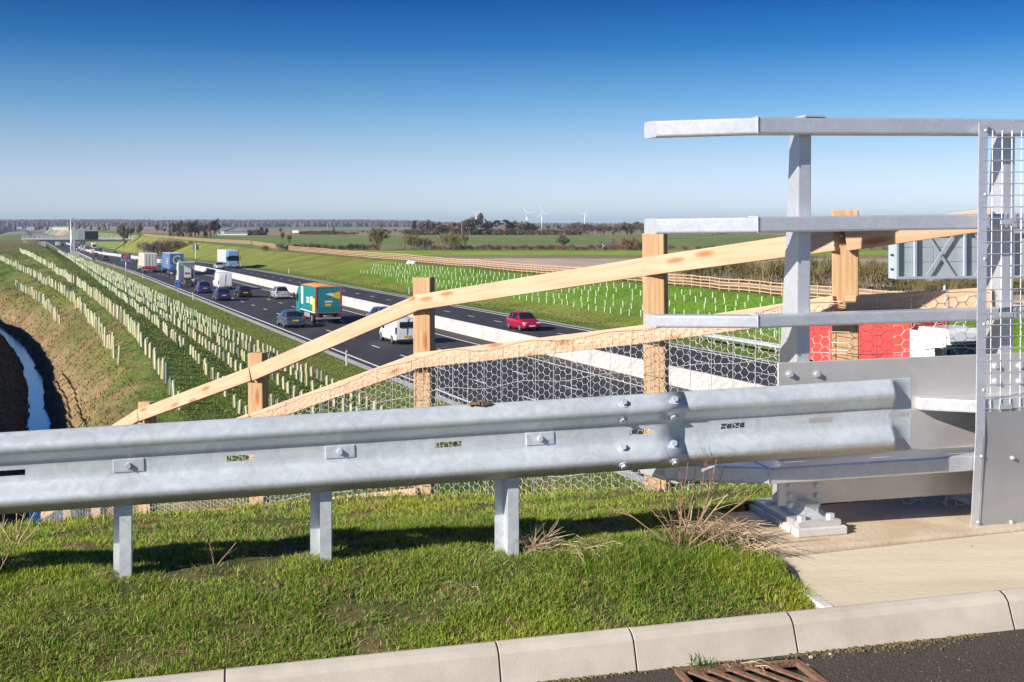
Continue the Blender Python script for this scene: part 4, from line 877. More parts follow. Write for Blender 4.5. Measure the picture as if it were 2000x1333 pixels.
def car(name, label, pnt, stn, sx=1, sy=1, sz=1, glass=None, van=False, plate=M_platey, group=None):
    """lofted bodyshell; the glazed areas are cut out of the loft as panes of their own"""
    root = tag(empty(name), label, 'van' if van else 'car', group)
    ring = []; S = [(x * sx, zb * sz, zs_ * sz, zr * sz, hw * sy, hr * sy) for x, zb, zs_, zr, hw, hr in stn]
    V_ = []
    for x, zb, zs_, zr, hw, hr in S:
        half = [(hw * .86, zb), (hw * .985, zb + .10), (hw, zb + (zs_ - zb) * .55), (hw * .985, zs_ - .05), (hw * .955, zs_), (hr * 1.04, zr - .06 * (1 if zr - zs_ > .2 else .3)), (hr * .86, zr - .008), (hr * .4, zr + .012)]
        r_ = half + [(-a, b) for a, b in reversed(half)]
        for a, b in r_: V_.append((x, a, b))
    n = 16; m = len(S); body = []; panes = {}
    i_tail, i_roof0, i_p1, i_p2, i_roof1, i_ws = (2, 3, 5, 6, 8, 9)
    for j in range(m - 1):
        for k in range(n):
            f = (j * n + k, j * n + (k + 1) % n, (j + 1) * n + (k + 1) % n, (j + 1) * n + k); key = None
            if k in (4, 10):
                if i_roof0 + 1 <= j < i_p1 and not van: key = ('side_window', k, 0)
                elif i_p2 <= j < i_roof1 and not van: key = ('side_window', k, 1)
                elif van and j in (7,): key = ('side_window', k, 1)
            if k in (5, 6, 7, 8, 9):
                if j == i_tail and not van: key = ('rear_window', 0, 0)
                if j == i_roof1: key = ('windscreen', 0, 0)
            if key: panes.setdefault(key, []).append(f)
            else: body.append(f)
    body.append(tuple(range(n))); body.append(tuple(range((m - 1) * n + n - 1, (m - 1) * n - 1, -1)))
    MB().add(V_, body).build('body', pnt, root, smooth=True).data.set_sharp_from_angle(angle=R(38))
    for (nm, _, _), fs in panes.items():
        used = sorted({i for f in fs for i in f}); mp = {i: q for q, i in enumerate(used)}
        MB().add([V_[i] for i in used], [tuple(mp[i] for i in f) for f in fs]).build(nm, glass or M_glass, root, smooth=True, fix=False)
    L_ = S[-1][0]; W_ = max(s[4] for s in S); rw = .315 * (1.1 if van else 1) * (sz if sz > 1.1 else 1)
    for x in (.17 * L_ + .05, .81 * L_):
        for sd in (-1, 1):
            wheel(root, x, sd * (W_ - .10), rw, .2, sd)
    for sd in (-1, 1):
        t = MB().box((.05 * sx, sd * W_ * .80, .80 * sz), (.10, W_ * .26, .17 * sz)) if not van else MB().box((.03, sd * W_ * .93, 1.05), (.07, .10, .5)); t.build('tail_light', M_tail, root, bevel=.02)
        MB().box((L_ - .20 * sx, sd * W_ * .70, .66 * sz), (.22, W_ * .36, .13 * sz)).build('head_light', M_head, root, bevel=.03)
        MB().box((2.95 * sx / 4.1 * (L_ / sx) * .93 if van else .69 * L_, sd * (W_ + .10), .98 * sz), (.12, .17, .13)).build('mirror', pnt, root, bevel=.03)
    MB().box((-.012 if not van else -.01, 0, .66 * sz if not van else .62), (.03, .52, .12)).build('number_plate', plate, root)
    MB().box((L_ + .0, 0, .44 * sz), (.03, .52, .11)).build('number_plate', M_platew, root)
    MB().box((.02, 0, .36 * sz), (.10, W_ * 1.72, .20)).build('rear_bumper', M_trim if van else pnt, root, bevel=.04)
    MB().box((L_ - .10, 0, .38 * sz), (.18, W_ * 1.45, .14)).build('front_grille', M_trim, root, bevel=.03)
    if van:
        MB().box((-.002, 0, 1.45), (.03, .012, 1.6)).build('door_seam', M_trim, root); 
    return root
def put(root, v, px=None, u=None, at='rear', yaw=0, dirn=1):
    """stand a vehicle in lane v where photograph column px crosses it"""
    if u is None: d = F * (v / CS) / (px - 45); u = (d - v * SN) / CS
    x, y = uv2xy(u, v); root.location = (x, y, float(zroad(u)) + .008)
    slope = math.atan2(float(zroad(u + 3) - zroad(u)), 3) * dirn
    root.rotation_euler = (0, -slope, TH + math.pi / 2 + (0 if dirn > 0 else math.pi) + yaw)
    if at == 'front':   # origin is the rear: step back along the vehicle
        L_ = root.get('_len', 4.2); h = root.rotation_euler[2]; root.location.x -= math.cos(h) * L_; root.location.y -= math.sin(h) * L_
    return root
def bb(root, name, c, d, m, bevel=.03, parent=None): return MB().box(c, d).build(name, m, parent or root, bevel=bevel)
def cab(root, x0, pnt, h=3.5, w=2.45, deep=2.0, deflector=True, base=.45, grille=M_trim, wz=(1.55, 2.55)):
    """forward-control cab whose back is at x0"""
    xf = x0 + deep; hw = w / 2
    sec = [(base + .15, 0, hw * .98), (1.1, .02, hw), (wz[0], .0, hw), (wz[1], -.16, hw * .97), (h - .22, -.30, hw * .93), (h, -.55, hw * .86)]
    V_ = []
    for z, dx, a in sec: V_ += [(x0, -a, z), (xf + dx - .10, -a, z), (xf + dx, -a * .84, z), (xf + dx, a * .84, z), (xf + dx - .10, a, z), (x0, a, z)]
    n = 6; body = [(j * n + k, j * n + (k + 1) % n, (j + 1) * n + (k + 1) % n, (j + 1) * n + k) for j in range(5) for k in range(n) if not (j == 2 and k in (1, 2, 3))]
    body += [tuple(range(n)), tuple(range(5 * n, 6 * n))]
    o = MB().add(V_, body).build('cab', pnt, root)
    a = [V_[2 * n + 1], V_[2 * n + 2], V_[2 * n + 3], V_[2 * n + 4]]; b = [V_[3 * n + 1], V_[3 * n + 2], V_[3 * n + 3], V_[3 * n + 4]]
    MB().add(a + b, [(0, 1, 5, 4), (1, 2, 6, 5), (2, 3, 7, 6)]).build('windscreen', M_glass, root, fix=False)
    for sd in (-1, 1):
        MB().box((xf - .62, sd * (hw * .985 + .004), wz[0] + .5), (.75, .02, .72)).build('side_window', M_glass, root)
        bb(root, 'mirror', (xf - .08, sd * (hw + .20), wz[0] + .6), (.12, .16, .72), M_trim); bb(root, 'head_light', (xf - .03, sd * hw * .72, .82), (.14, .42, .2), M_head, .04)
        wheel(root, x0 + deep * .62, sd * (hw - .16), .5, .3, sd)
        bb(root, 'cab_step', (xf - .95, sd * (hw - .05), .62), (.5, .12, .5), pnt, .03)
    bb(root, 'sun_visor', (xf - .02, 0, wz[1] + .11), (.30, w * .82, .10), M_trim, .03)
    bb(root, 'grille', (xf + .03, 0, 1.25), (.06, w * .62, .55), grille, .02); bb(root, 'bumper', (xf - .12, 0, .62), (.36, w * .97, .42), pnt, .06); bb(root, 'number_plate', (xf + .07, 0, .62), (.02, .5, .12), M_platew, 0)
    return xf
def chassis(root, x0, x1, w, wheels, r=.5):
    bb(root, 'chassis', ((x0 + x1) / 2, 0, .95), (x1 - x0, .9, .26), M_chas, .01)
    for x in wheels:
        for sd in (-1, 1):
            wheel(root, x, sd * (w / 2 - .17), r, .32, sd)
            bb(root, 'mudguard', (x, sd * (w / 2 - .17), 2 * r + .06), (2 * r + .1, .34, .05), M_trim, .01)
def rear_end(root, w, z=.72, barm=None, light=M_tail, plate=True):
    bb(root, 'under_run_bar', (.10, 0, z - .16), (.12, w * .92, .16), barm or M_steel, .01)
    for sd in (-1, 1): bb(root, 'tail_light', (.04, sd * w * .39, z + .1), (.08, .42, .15), light, .01)
    if plate: bb(root, 'number_plate', (.02, 0, z + .1), (.02, .5, .12), M_platey, 0)
def box_body(root, name, x0, x1, w, z0, z1, m, bevel=.04): return bb(root, name, ((x0 + x1) / 2, 0, (z0 + z1) / 2), (x1 - x0, w, z1 - z0), m, bevel)

# 1 white container lorry with red tail
t = tag(empty('articulated_lorry'), 'white container lorry with red rear frame, seen from behind in the left lane', 'lorry')
m_cont = mat('container_white', (.66, .63, .57), rough=.5, noise=.12, scale=1.2); m_red = paint('red_frame', (.55, .03, .03))
box_body(t, 'container', 0, 11.5, 2.44, 1.25, 3.78, m_cont); chassis(t, .2, 11.5, 2.44, (1.4, 2.7, 4.0)); cab(t, 12.0, M_white, 3.4)
for k in range(2):
    d_ = bb(t, 'rear_door', (-.02, (-.6, .6)[k], 2.5), (.05, 1.15, 2.36), m_cont, .012)
    for yy in (-.28, .28): MB().tube((-.06, (-.6, .6)[k] + yy, 1.4), (-.06, (-.6, .6)[k] + yy, 3.62), .022, n=6).build('locking_bar', M_steel, d_)
for zz in np.arange(1.6, 3.5, .4): pass
for s_ in range(26):
    for sd in (-1, 1): MB().box((.4 + s_ * .43, sd * 1.235, 2.5), (.16, .03, 2.3)).build('corrugation', m_cont, t)
bb(t, 'rear_frame', (.05, 0, 1.02), (.3, 2.42, .40), m_red, .02); rear_end(t, 2.44, .78, M_white); bb(t, 'door_label', (-.055, -.35, 2.05), (.02, .22, .22), M_platey, 0); bb(t, 'door_label', (-.055, .45, 2.2), (.02, .2, .16), M_platey, 0)
put(t, 22.9, 294)
# 2 blue curtain-sided lorry with a yellow letter
t = tag(empty('articulated_lorry'), 'blue lorry with a big yellow letter G on its rear doors', 'lorry')
m_blue = mat('blue_curtain', (.03, .16, .42), rough=.45, noise=.1, scale=1); m_bside = mat('blue_curtain_side', (.10, .17, .36), rough=.6, noise=.12, scale=1); m_yel = mat('yellow_print', (.80, .56, .02), rough=.5); m_or = mat('orange_print', (.72, .20, .03), rough=.5)
box_body(t, 'trailer', 0, 12.5, 2.5, 1.1, 3.95, m_bside); chassis(t, .2, 12.5, 2.5, (1.6, 2.9, 4.2)); cab(t, 13.0, m_blue, 3.5); bb(t, 'roof_sheet', (6.25, 0, 3.97), (12.5, 2.46, .04), m_cont, .01)
for k in range(2): bb(t, 'rear_door', (-.015, (-.61, .61)[k], 2.5), (.05, 1.2, 2.7), m_blue, .012)
Mr = Matrix(((0, 0, -1), (-1, 0, 0), (0, 1, 0)))        # text read from behind the vehicle
text_mesh('lettering', 'G', 2.35, m_yel, t, (-.05, 0, 2.72), Mr); bb(t, 'print_patch', (-.045, .95, 1.75), (.01, .3, .5), m_or, 0); bb(t, 'print_patch', (4.0, 1.255, 2.5), (3, .012, 1.1), mat('brown_print', (.42, .27, .15), rough=.6), 0)
bb(t, 'rear_frame', (.05, 0, 1.0), (.25, 2.46, .25), m_blue, .01); rear_end(t, 2.5, .78, m_blue); bb(t, 'mud_flap', (.25, .9, .45), (.02, .5, .5), M_white, 0)
put(t, 26.2, 345)
# 3 white tractor unit with no trailer
t = tag(empty('tractor_unit'), 'white lorry tractor unit running without a trailer in the left lane', 'lorry')
chassis(t, 0, 4.0, 2.45, (1.0,), .5); xf = cab(t, 3.2, M_white, 3.55, deep=2.2)
bb(t, 'cab_back_panel', (3.14, 0, 2.3), (.1, 2.0, 1.9), M_white, .03)
for sd in (-1, 1): bb(t, 'wind_deflector', (3.02, sd * 1.18, 2.25), (.28, .05, 2.5), M_white, .02)
bb(t, 'roof_deflector', (3.2, 0, 3.62), (1.1, 2.4, .12), M_white, .03); bb(t, 'air_hose_stand', (2.9, -.8, 1.9), (.22, .28, 1.5), M_trim, .05); bb(t, 'fifth_wheel', (1.1, 0, 1.18), (.95, .9, .12), M_trim, .03); bb(t, 'red_badge', (3.07, -.1, 2.0), (.03, .7, .22), m_red, 0)
bb(t, 'catwalk', (2.4, 0, 1.15), (.8, .9, .3), M_chas, .02); rear_end(t, 2.45, .75, M_chas); bb(t, 'marker_plate', (.03, .78, .72), (.02, .5, .2), M_platey, 0)
put(t, 22.3, 369)
# cars on the near carriageway, seen from behind
pb = paint('deep_blue_paint', (.025, .035, .20)); pk = paint('black_paint', (.016, .016, .020)); pn = paint('navy_paint', (.02, .03, .13)); ps = paint('silver_paint', (.50, .53, .58), metal=.3); pd = paint('slate_blue_paint', (.05, .08, .13)); pr = paint('crimson_paint', (.36, .008, .035)); pbl = paint('mid_blue_paint', (.10, .17, .28), metal=.3); pw = M_white
put(car('hatchback_car', 'deep blue people carrier directly behind the white tractor unit', pb, HATCH, 1.05, 1.02, 1.08), 22.3, 401)
put(car('hatchback_car', 'navy hatchback in the left lane, nearest of the three dark cars', pn, HATCH, 1.0, 1.0, 1.03), 22.1, 438)
put(car('hatchback_car', 'black hatchback in the middle lane beside the navy hatchback', pk, HATCH, 1.0, 1.0, 1.0), 25.6, 480)
put(car('hatchback_car', 'silver small car in the lane next to the concrete barrier', ps, HATCH, .95, .98, 1.05), 29.2, 552)
put(car('panel_van', 'tall white panel van in the middle lane ahead of the black hatchback', pw, VAN, 1.05, 1.04, 1.02, van=True), 26.2, 440)
put(car('saloon_car', 'slate blue saloon car close behind the left side of the green lorry', pd, SEDAN, 1.0, 1.0, 1.0), 21.9, 578)
put(car('estate_car', 'blue car in the outside lane, half hidden by the timber rail', pbl, HATCH, 1.1, 1.03, 1.12), 29.8, 757)
# white pickup with hard top behind the fence post
t = car('pickup_van', 'white van partly hidden behind the timber fence post', pw, VAN, .88, .95, .83, van=True); bb(t, 'rear_window', (.005, 0, 1.48), (.08, 1.15, .42), M_glass, .03); put(t, 26.5, 795)
# green rigid lorry
t = tag(empty('rigid_lorry'), 'teal green box lorry with orange roof edge and printed rear door', 'lorry')
m_teal = mat('teal_paint', (.008, .20, .21), rough=.4, noise=.08, scale=1); m_tl = mat('teal_shutter', (.03, .22, .24), rough=.35, noise=.12, scale=2); m_org = mat('orange_roof', (.72, .36, .10), rough=.6, noise=.15, scale=1); m_pink = mat('red_trim', (.42, .06, .10), rough=.5); m_wp = mat('white_print', (.75, .76, .74), rough=.5)
box_body(t, 'box_body', 0, 6.3, 2.44, .98, 3.35, m_teal, .05)
V_ = []
for x, z in ((0, 3.36), (6.3, 3.36)):
    for y, dz in ((-1.2, 0), (-.7, .10), (0, .15), (.7, .10), (1.2, 0)): V_.append((x + (.0 if x == 0 else -.3 * (dz > .05)), y, z + dz))
MB().add(V_, [(k, k + 1, k + 6, k + 5) for k in range(4)] + [(0, 1, 2, 3, 4), (9, 8, 7, 6, 5)]).build('roof', m_org, t)
bb(t, 'roller_shutter', (-.02, 0, 2.35), (.05, 2.1, 1.65), m_tl, .01); bb(t, 'tail_lift', (-.045, 0, 1.28), (.07, 2.2, .46), m_teal, .02); bb(t, 'red_sill', (-.05, 0, 1.02), (.08, 2.44, .07), m_pink, .01)
for sd in (-1, 1): bb(t, 'door_frame', (-.03, sd * 1.14, 2.2), (.07, .16, 2.25), m_pink, .02)
MB().add([(-.052, -1.03, 2.95), (-.052, -1.03, 2.25), (-.052, -.45, 2.42), (-.052, -.15, 2.62), (-.052, -.5, 2.82)], [(0, 1, 2, 3, 4)]).build('orange_print', m_yel, t); MB().add([(-.054, -.45, 2.52), (-.054, .35, 2.70), (-.054, -.1, 2.82), (-.054, -.4, 2.80)], [(0, 1, 2, 3)]).build('white_print', m_wp, t)
bb(t, 'yellow_badge', (-.055, .05, 1.75), (.01, .5, .2), m_yel, 0); bb(t, 'white_badge', (-.055, .0, 2.05), (.01, .7, .14), m_wp, 0)
bb(t, 'side_print', (5.5, 1.235, 2.4), (.9, .01, 1.6), m_wp, 0); bb(t, 'side_print', (1.5, 1.235, 2.1), (.8, .012, .7), m_wp, 0); bb(t, 'side_print', (.6, 1.235, 1.75), (.9, .01, 1.2), m_yel, 0)
for z_ in (2.25, 1.9): bb(t, 'side_print', (3.0, 1.235, z_), (1.3, .01, .16), m_wp, 0)
bb(t, 'side_print', (2.9, 1.235, 2.08), (1.1, .01, .12), m_yel, 0); bb(t, 'side_rail', (3.1, 1.24, 1.06), (6.2, .03, .08), m_wp, 0)
chassis(t, .1, 8.0, 2.44, (1.5,), .48); bb(t, 'side_guard', (3.9, 1.1, .68), (2.3, .05, .4), M_steel, .02); bb(t, 'side_guard', (3.9, -1.1, .68), (2.3, .05, .4), M_steel, .02)
cab(t, 6.6, m_teal, 3.15, 2.4, 1.9); rear_end(t, 2.44, .72, M_steel)
put(t, 25.5, 642)
# oncoming: pale blue artic, silver car, red car, red lorry at the right
t = tag(empty('articulated_lorry'), 'oncoming pale blue lorry with a white trailer on the far carriageway', 'lorry')
m_lb = paint('pale_blue_paint', (.16, .32, .55)); box_body(t, 'trailer', 0, 12.6, 2.5, 1.15, 3.95, M_white); chassis(t, .2, 14, 2.5, (1.6, 2.9, 4.2)); cab(t, 13.1, m_lb, 3.75, deep=2.2, grille=mat('chrome_grille', (.6, .62, .66), rough=.35, metal=.5))
t['_len'] = 15.3; put(t, 42.2, 456, at='front', dirn=-1)
t = car('hatchback_car', 'oncoming silver blue car beside the pale blue lorry', ps, HATCH); t['_len'] = 4.1; put(t, 38.6, 430, at='front', dirn=-1)
t = car('hatchback_car', 'oncoming crimson hatchback below the green bank', pr, HATCH, .98, 1, 1.04); t['_len'] = 4.0; put(t, 39.6, 1040, at='front', dirn=-1)
t = tag(empty('articulated_lorry'), 'red lorry with a white cab passing behind the bridge parapet', 'lorry')
m_rt = mat('red_trailer', (.62, .07, .055), rough=.5, noise=.08, scale=1); m_rs = mat('red_skirt', (.6, .01, .03), rough=.45)
box_body(t, 'trailer', 0, 10.2, 2.5, 1.25, 4.0, m_rt); bb(t, 'side_skirt', (5.5, -1.2, .95), (6, .05, .45), m_rs, .01); chassis(t, .2, 11, 2.5, (1.6, 2.9, 4.2)); cab(t, 10.7, M_white, 3.8, deep=2.3, wz=(2.0, 3.05)); bb(t, 'wind_deflector', (10.45, -1.18, 2.4), (.6, .06, 2.4), M_white, .02)
for k in range(9): bb(t, 'trailer_rib', (1.1 + k * 1.05, -1.255, 2.62), (.06, .02, 2.6), m_rt, 0)
t['_len'] = 13.0; put(t, 42.4, 1893, at='front', dirn=-1)
# distant traffic towards the far bridge
def small(label, m, v, px, h=1.45, w=1.75, L_=4.1, kind='car', dirn=1, cabm=None):
    stn = HATCH if kind == 'car' else VAN
    if kind == 'lorry':
        t = tag(empty('distant_lorry'), label, 'lorry'); box_body(t, 'trailer', 0, 11, 2.5, 1.1, 3.9, m); cab(t, 11.4, cabm or m, 3.4); chassis(t, .2, 11.4, 2.5, (1.6, 3.0)); rear_end(t, 2.5); t['_len'] = 13.4
    else:
        t = car('distant_car' if kind == 'car' else 'distant_van', label, m, stn, van=(kind == 'van')); t['_len'] = 4.1 if kind == 'car' else 5.4
    put(t, v, px, at='rear' if dirn > 0 else 'front', dirn=dirn)
small('small dark car in the left lane, well ahead of the white container lorry', pk, 22.3, 207)
small('far dark red car ahead of the small dark car', paint('maroon_paint', (.12, .02, .02)), 25.8, 188)
small('far white van in the outside lane near the message sign', M_white, 29.4, 181, kind='van')
small('far yellow sided lorry with white cab coming under the bridge', m_yel, 41.8, 184, kind='lorry', dirn=-1, cabm=M_white)
small('far white car coming under the bridge beside the pier', M_white, 37.5, 165, dirn=-1)
small('far pale lorry just before the bridge on the near carriageway', m_cont, 22.6, 113, kind='lorry')
small('far green and yellow lorry beside the pale lorry below the bridge', mat('far_green', (.06, .25, .12), rough=.5), 26.0, 122, kind='lorry', cabm=m_yel)
small('far yellow estate car behind the lorries under the bridge', m_yel, 25.6, 100.5)
small('far dark car at the foot of the mound under the bridge', pd, 22.4, 90)
small('far white lorry beyond the bridge on the right carriageway', M_white, 36.6, 98, kind='lorry', dirn=-1)
small('far dark car on the opposite carriageway near the bridge', pk, 41.6, 197, dirn=-1)
small('far silver car on the opposite carriageway near the bridge', ps, 38.3, 205, dirn=-1)
small('far dark blue car on the opposite carriageway behind the road sign', pn, 38.2, 225, dirn=-1)
# ------------------------------------------------------------------ signs, posts, bridge, buildings
M_signp = mat('sign_pole_grey', (.62, .63, .63), rough=.45, metal=.3); M_sblue = mat('sign_blue', (.006, .09, .50), rough=.4); M_sor = mat('sign_orange', (.85, .16, .03), rough=.4); M_swh = mat('sign_white', (.8, .8, .8), rough=.4); M_sback = mat('sign_back_grey', (.34, .36, .38), rough=.5, metal=.3); M_ink = mat('sign_black', (.012, .012, .012), rough=.6); M_gbox = mat('cabinet_grey', (.42, .46, .50), rough=.5, noise=.06, scale=1)
def face_uv(u, v, yaw=0.0):
    """empty on the ground at (u,v), local -y faces back down the motorway towards the camera"""
    x, y = uv2xy(u, v); return (x, y, sample_z(u, v)), TH + yaw
def u_of(px, v): d = F * (v / CS) / (px - 45); return (d - v * SN) / CS
M_T = Matrix(((1, 0, 0), (0, 0, -1), (0, 1, 0)))
def road_sign(px, v, zt, w, h, label, lines=None, phone=False, thick=.12, name='road_sign'):
    u = u_of(px, v); loc, rz = face_uv(u, v); t = tag(empty(name, loc, rz), label, 'road sign'); y = float(uv2xy(u, v)[1]); top = CZ - (zt - 445) / F * y - loc[2]
    MB().tube((0, .08, -.3), (0, .08, top - .05), thick * .5, n=12).build('pole', M_signp, t, smooth=True)
    bp_ = bb(t, 'sign_plate', (0, 0, top - h / 2), (w, .03, h), M_swh, .0); bb(t, 'blue_face', (0, -.02, top - h / 2), (w * .95, .012, h * .95), M_sblue, 0, bp_)
    if phone:
        bb(t, 'orange_panel', (0, -.03, top - h * .36), (w * .60, .012, h * .54), M_sor, 0, bp_)
        mb = MB(); pts = [(-.18, .10), (-.06, .14), (.08, .07), (.16, -.06), (.18, -.16)]
        for a, b in zip(pts[:-1], pts[1:]): mb.bar((a[0] * w, -.042, top - h * .36 + a[1] * h * .9), (b[0] * w, -.042, top - h * .36 + b[1] * h * .9), .012, .05)
        for a in (pts[0], pts[-1]): mb.box((a[0] * w, -.042, top - h * .36 + a[1] * h * .9 - .02), (.16, .012, .12))
        mb.build('phone_symbol', M_ink, bp_)
    for (s_, sz, fz) in (lines or []): text_mesh('lettering', s_, sz, M_swh, bp_, (0, -.036, top - h * fz), M_T)
    return t
road_sign(246, 15.9, 494, 1.55, 1.50, 'blue emergency telephone sign reading 400 yds on a tall grey pole', [('400 yds', .46, .82)], True, .16)
road_sign(348, 18.2, 547, .76, .98, 'small blue marker sign with three lines beside the channel', [('A130', .27, .22), ('B', .27, .5), ('70.3', .27, .78)], False, .07)
road_sign(149.5, 18.3, 477, 1.3, 1.5, 'far blue telephone sign with orange panel by the message sign', None, True, .14)
road_sign(74.5, 18.3, 473.5, 1.6, 1.7, 'farthest blue telephone sign by the bridge abutment', None, True, .14)
# back of a sign on the far verge
u = u_of(382, 49.5); loc, rz = face_uv(u, 49.5, 0); t = tag(empty('road_sign', loc, rz), 'plain grey back of a road sign on a white pole, far verge', 'road sign'); y = uv2xy(u, 49.5)[1]; top = CZ - (478 - 445) / F * y - loc[2]
MB().tube((0, -.1, -.3), (0, -.1, top + .05), .11, n=12).build('pole', M_swh, t); bb(t, 'sign_plate', (0, .03, top - .85), (1.85, .04, 1.7), M_sback, 0); bb(t, 'stiffener', (0, .0, top - .5), (1.7, .03, .1), M_signp, 0); bb(t, 'stiffener', (0, .0, top - 1.2), (1.7, .03, .1), M_signp, 0)
# verge marker posts
mk0 = None
for px, v, lab in ((677, 18.9, 'white marker post nearest the timber fence, left verge'), (377, 18.9, 'white marker post just right of the small blue sign'), (279, 18.9, 'white marker post below the white container lorry'), (223, 18.9, 'white marker post left of the blue 400 yds sign'), (188, 18.9, 'far white marker post near the message sign base'), (799, 46.6, 'white marker post on the far verge beside the fence post top'), (564, 46.6, 'white marker post on the far verge above the silver car'), (470, 46.6, 'white marker post on the far verge right of the pale blue lorry'), (1571, 47.0, 'white marker post behind the steel beam on the far verge')):
    u = u_of(px, v); loc, rz = face_uv(u, v); t = tag(empty('marker_post', loc, rz), lab, 'marker post', 'verge marker posts')
    if mk0 is None:
        a = MB().box((0, 0, .48), (.12, .06, .96)).build('post', M_swh, t, bevel=.02); b = MB().box((0, -.032, .80), (.05, .012, .16)).build('reflector', M_tail, t); c_ = MB().box((0, 0, .99), (.10, .05, .08)).build('cap', mat('green_cap', (.05, .22, .12), rough=.6), t); mk0 = [(q.name.split('.')[0], q.data) for q in (a, b, c_)]
    else:
        for nm, me in mk0: link(bpy.data.objects.new(nm, me), t)
# message sign beside the motorway at left (mast, column, cabinet, display)
u = u_of(147, 18.0); loc, rz = face_uv(u, 18.0); t = tag(empty('message_sign', loc, rz), 'large electronic message sign with a black display on a grey column, before the bridge', 'message sign'); y = uv2xy(u, 18.0)[1]; m2 = y / F
Z0 = loc[2]
def zz(py): return CZ - (py - 445) / F * y - Z0
MB().tube((-1.3, .3, -.3), (-1.3, .3, zz(448)), .42, .36, 14).build('column', M_signp, t, smooth=True); bb(t, 'column', (-.4, .2, zz(448) / 2), (.7, .7, zz(448)), M_signp, .08)
bb(t, 'cabinet', (4.3, .2, (zz(450) + zz(469)) / 2), (7.6, .9, zz(450) - zz(469)), M_gbox, .03)
for k in range(3): bb(t, 'door', (1.1 + k * .95, -.27, (zz(450) + zz(469)) / 2), (.86, .05, (zz(450) - zz(469)) * .92), M_gbox, .02)
bb(t, 'display', (5.7, -.30, (zz(452) + zz(468)) / 2), (4.7, .12, zz(452) - zz(468)), M_ink, .02); bb(t, 'arm', (1.5, .3, zz(448.5)), (4, .4, .4), M_signp, .03); bb(t, 'column_base', (-.2, .2, .9), (3.2, 1.2, 2.4), M_conc, .05)
u2 = u_of(138.5, 17.3); loc2, rz2 = face_uv(u2, 17.3); t2 = tag(empty('camera_mast', loc2, rz2), 'thin tall grey camera mast left of the message sign', 'mast'); y2 = uv2xy(u2, 17.3)[1]; zt = CZ - (427 - 445) / F * y2 - loc2[2]
MB().tube((0, 0, -.3), (0, 0, zt), .30, .20, 12).build('pole', M_signp, t2, smooth=True); bb(t2, 'camera', (.75, 0, zt - .1), (.5, .3, .3), M_trim, .05); bb(t2, 'bracket', (.3, 0, zt - .1), (.7, .1, .1), M_signp, .0)
# short beam barrier protecting the message sign
def w_barrier(u0, u1, v, label, dz=.0):
    x, y, = uv2xy(u0, v); t = tag(empty('verge_barrier', (x, y, sample_z(u0, v) + dz), TH), label, 'crash barrier'); Ln = u1 - u0; n = len(WP); V_ = []
    for s in (0, Ln):
        for h, o in WP: V_.append((-o, s, .44 + h))
    MB().add(V_, [(k, k + 1, n + k + 1, n + k) for k in range(n - 1)]).build('beam', M_galvp, t, smooth=True)
    s = .6
    while s < Ln: bb(t, 'post', (.09, s, .3), (.11, .06, .8), M_galvp, 0); s += 2.0
    return t
t = w_barrier(u_of(180, 18.7), u_of(154, 18.7), 18.7, 'short steel crash barrier in front of the message sign')
t = w_barrier(38, u_of(1345, 47.2) + 0, 47.2, 'steel crash barrier on the far verge beneath the grey sign', .05)
# message sign seen from behind at the right
c0 = pt(1748, 500, 90); c1 = pt(2075, 500, 93); xw = c1 - c0; xw.z = 0; Lw = xw.length; xw.normalize(); zc0, zc1 = CZ - (545 - 445) / F * 90, CZ - (452 - 445) / F * 90
ux, vx = xy2uv(c0.x, c0.y); t = tag(empty('message_sign', (c0.x, c0.y, sample_z(ux, vx)), math.atan2(xw.y, xw.x)), 'grey back of a large message sign with cross bracing, behind the parapet mesh', 'message sign'); Z0 = t.location.z; hz = zc1 - zc0; bz = zc0 - Z0
bb(t, 'cabinet', (Lw / 2, .5, bz + hz / 2), (Lw, .9, hz), M_gbox, .02)
for zf_ in (.02, .98): bb(t, 'frame_beam', (Lw / 2, -.14, bz + hz * zf_), (Lw + .1, .22, .2), M_gbox, .02)
for k, xk in enumerate((.08, 1.55, 5.6, 9.6)): bb(t, 'frame_post', (xk, -.14, bz + hz / 2), (.20, .20, hz), M_gbox, .02)
for xa, xb in ((1.7, 5.5), (5.7, 9.5)):
    for z_ in (0, 1):
        xm = (xa + xb) / 2; s_ = 1.15; mb = MB(); mb.bar((xm - s_, -.15 - .03 * z_, bz + (hz * .04 if z_ else hz * .96)), (xm + s_, -.15 - .03 * z_, bz + (hz * .96 if z_ else hz * .04)), .06, .2, up=(0, 0, 1)); mb.build('brace', M_gbox, t)
for k in range(9): bb(t, 'panel', (1.9 + (k % 3) * 2.6 + .0, .035, bz + hz * (.19 + .31 * (k // 3))), (2.5, .03, hz * .295), M_gbox, .008)
for zf_ in (.2, .5, .8): bb(t, 'hinge', (-.06, .3, bz + hz * zf_), (.12, .3, .12), M_trim, 0)
MB().tube((9.0, .4, -.5), (9.0, .4, bz + hz * .5), .35, n=14).build('mast', M_signp, t, smooth=True); MB().tube((4.15, .2, -.5), (4.15, .2, bz + .1), .09, n=8).build('service_pole', M_signp, t)
bb(t, 'mast_base', (9.0, .4, -.2), (1.6, 1.6, .8), M_conc, .03)
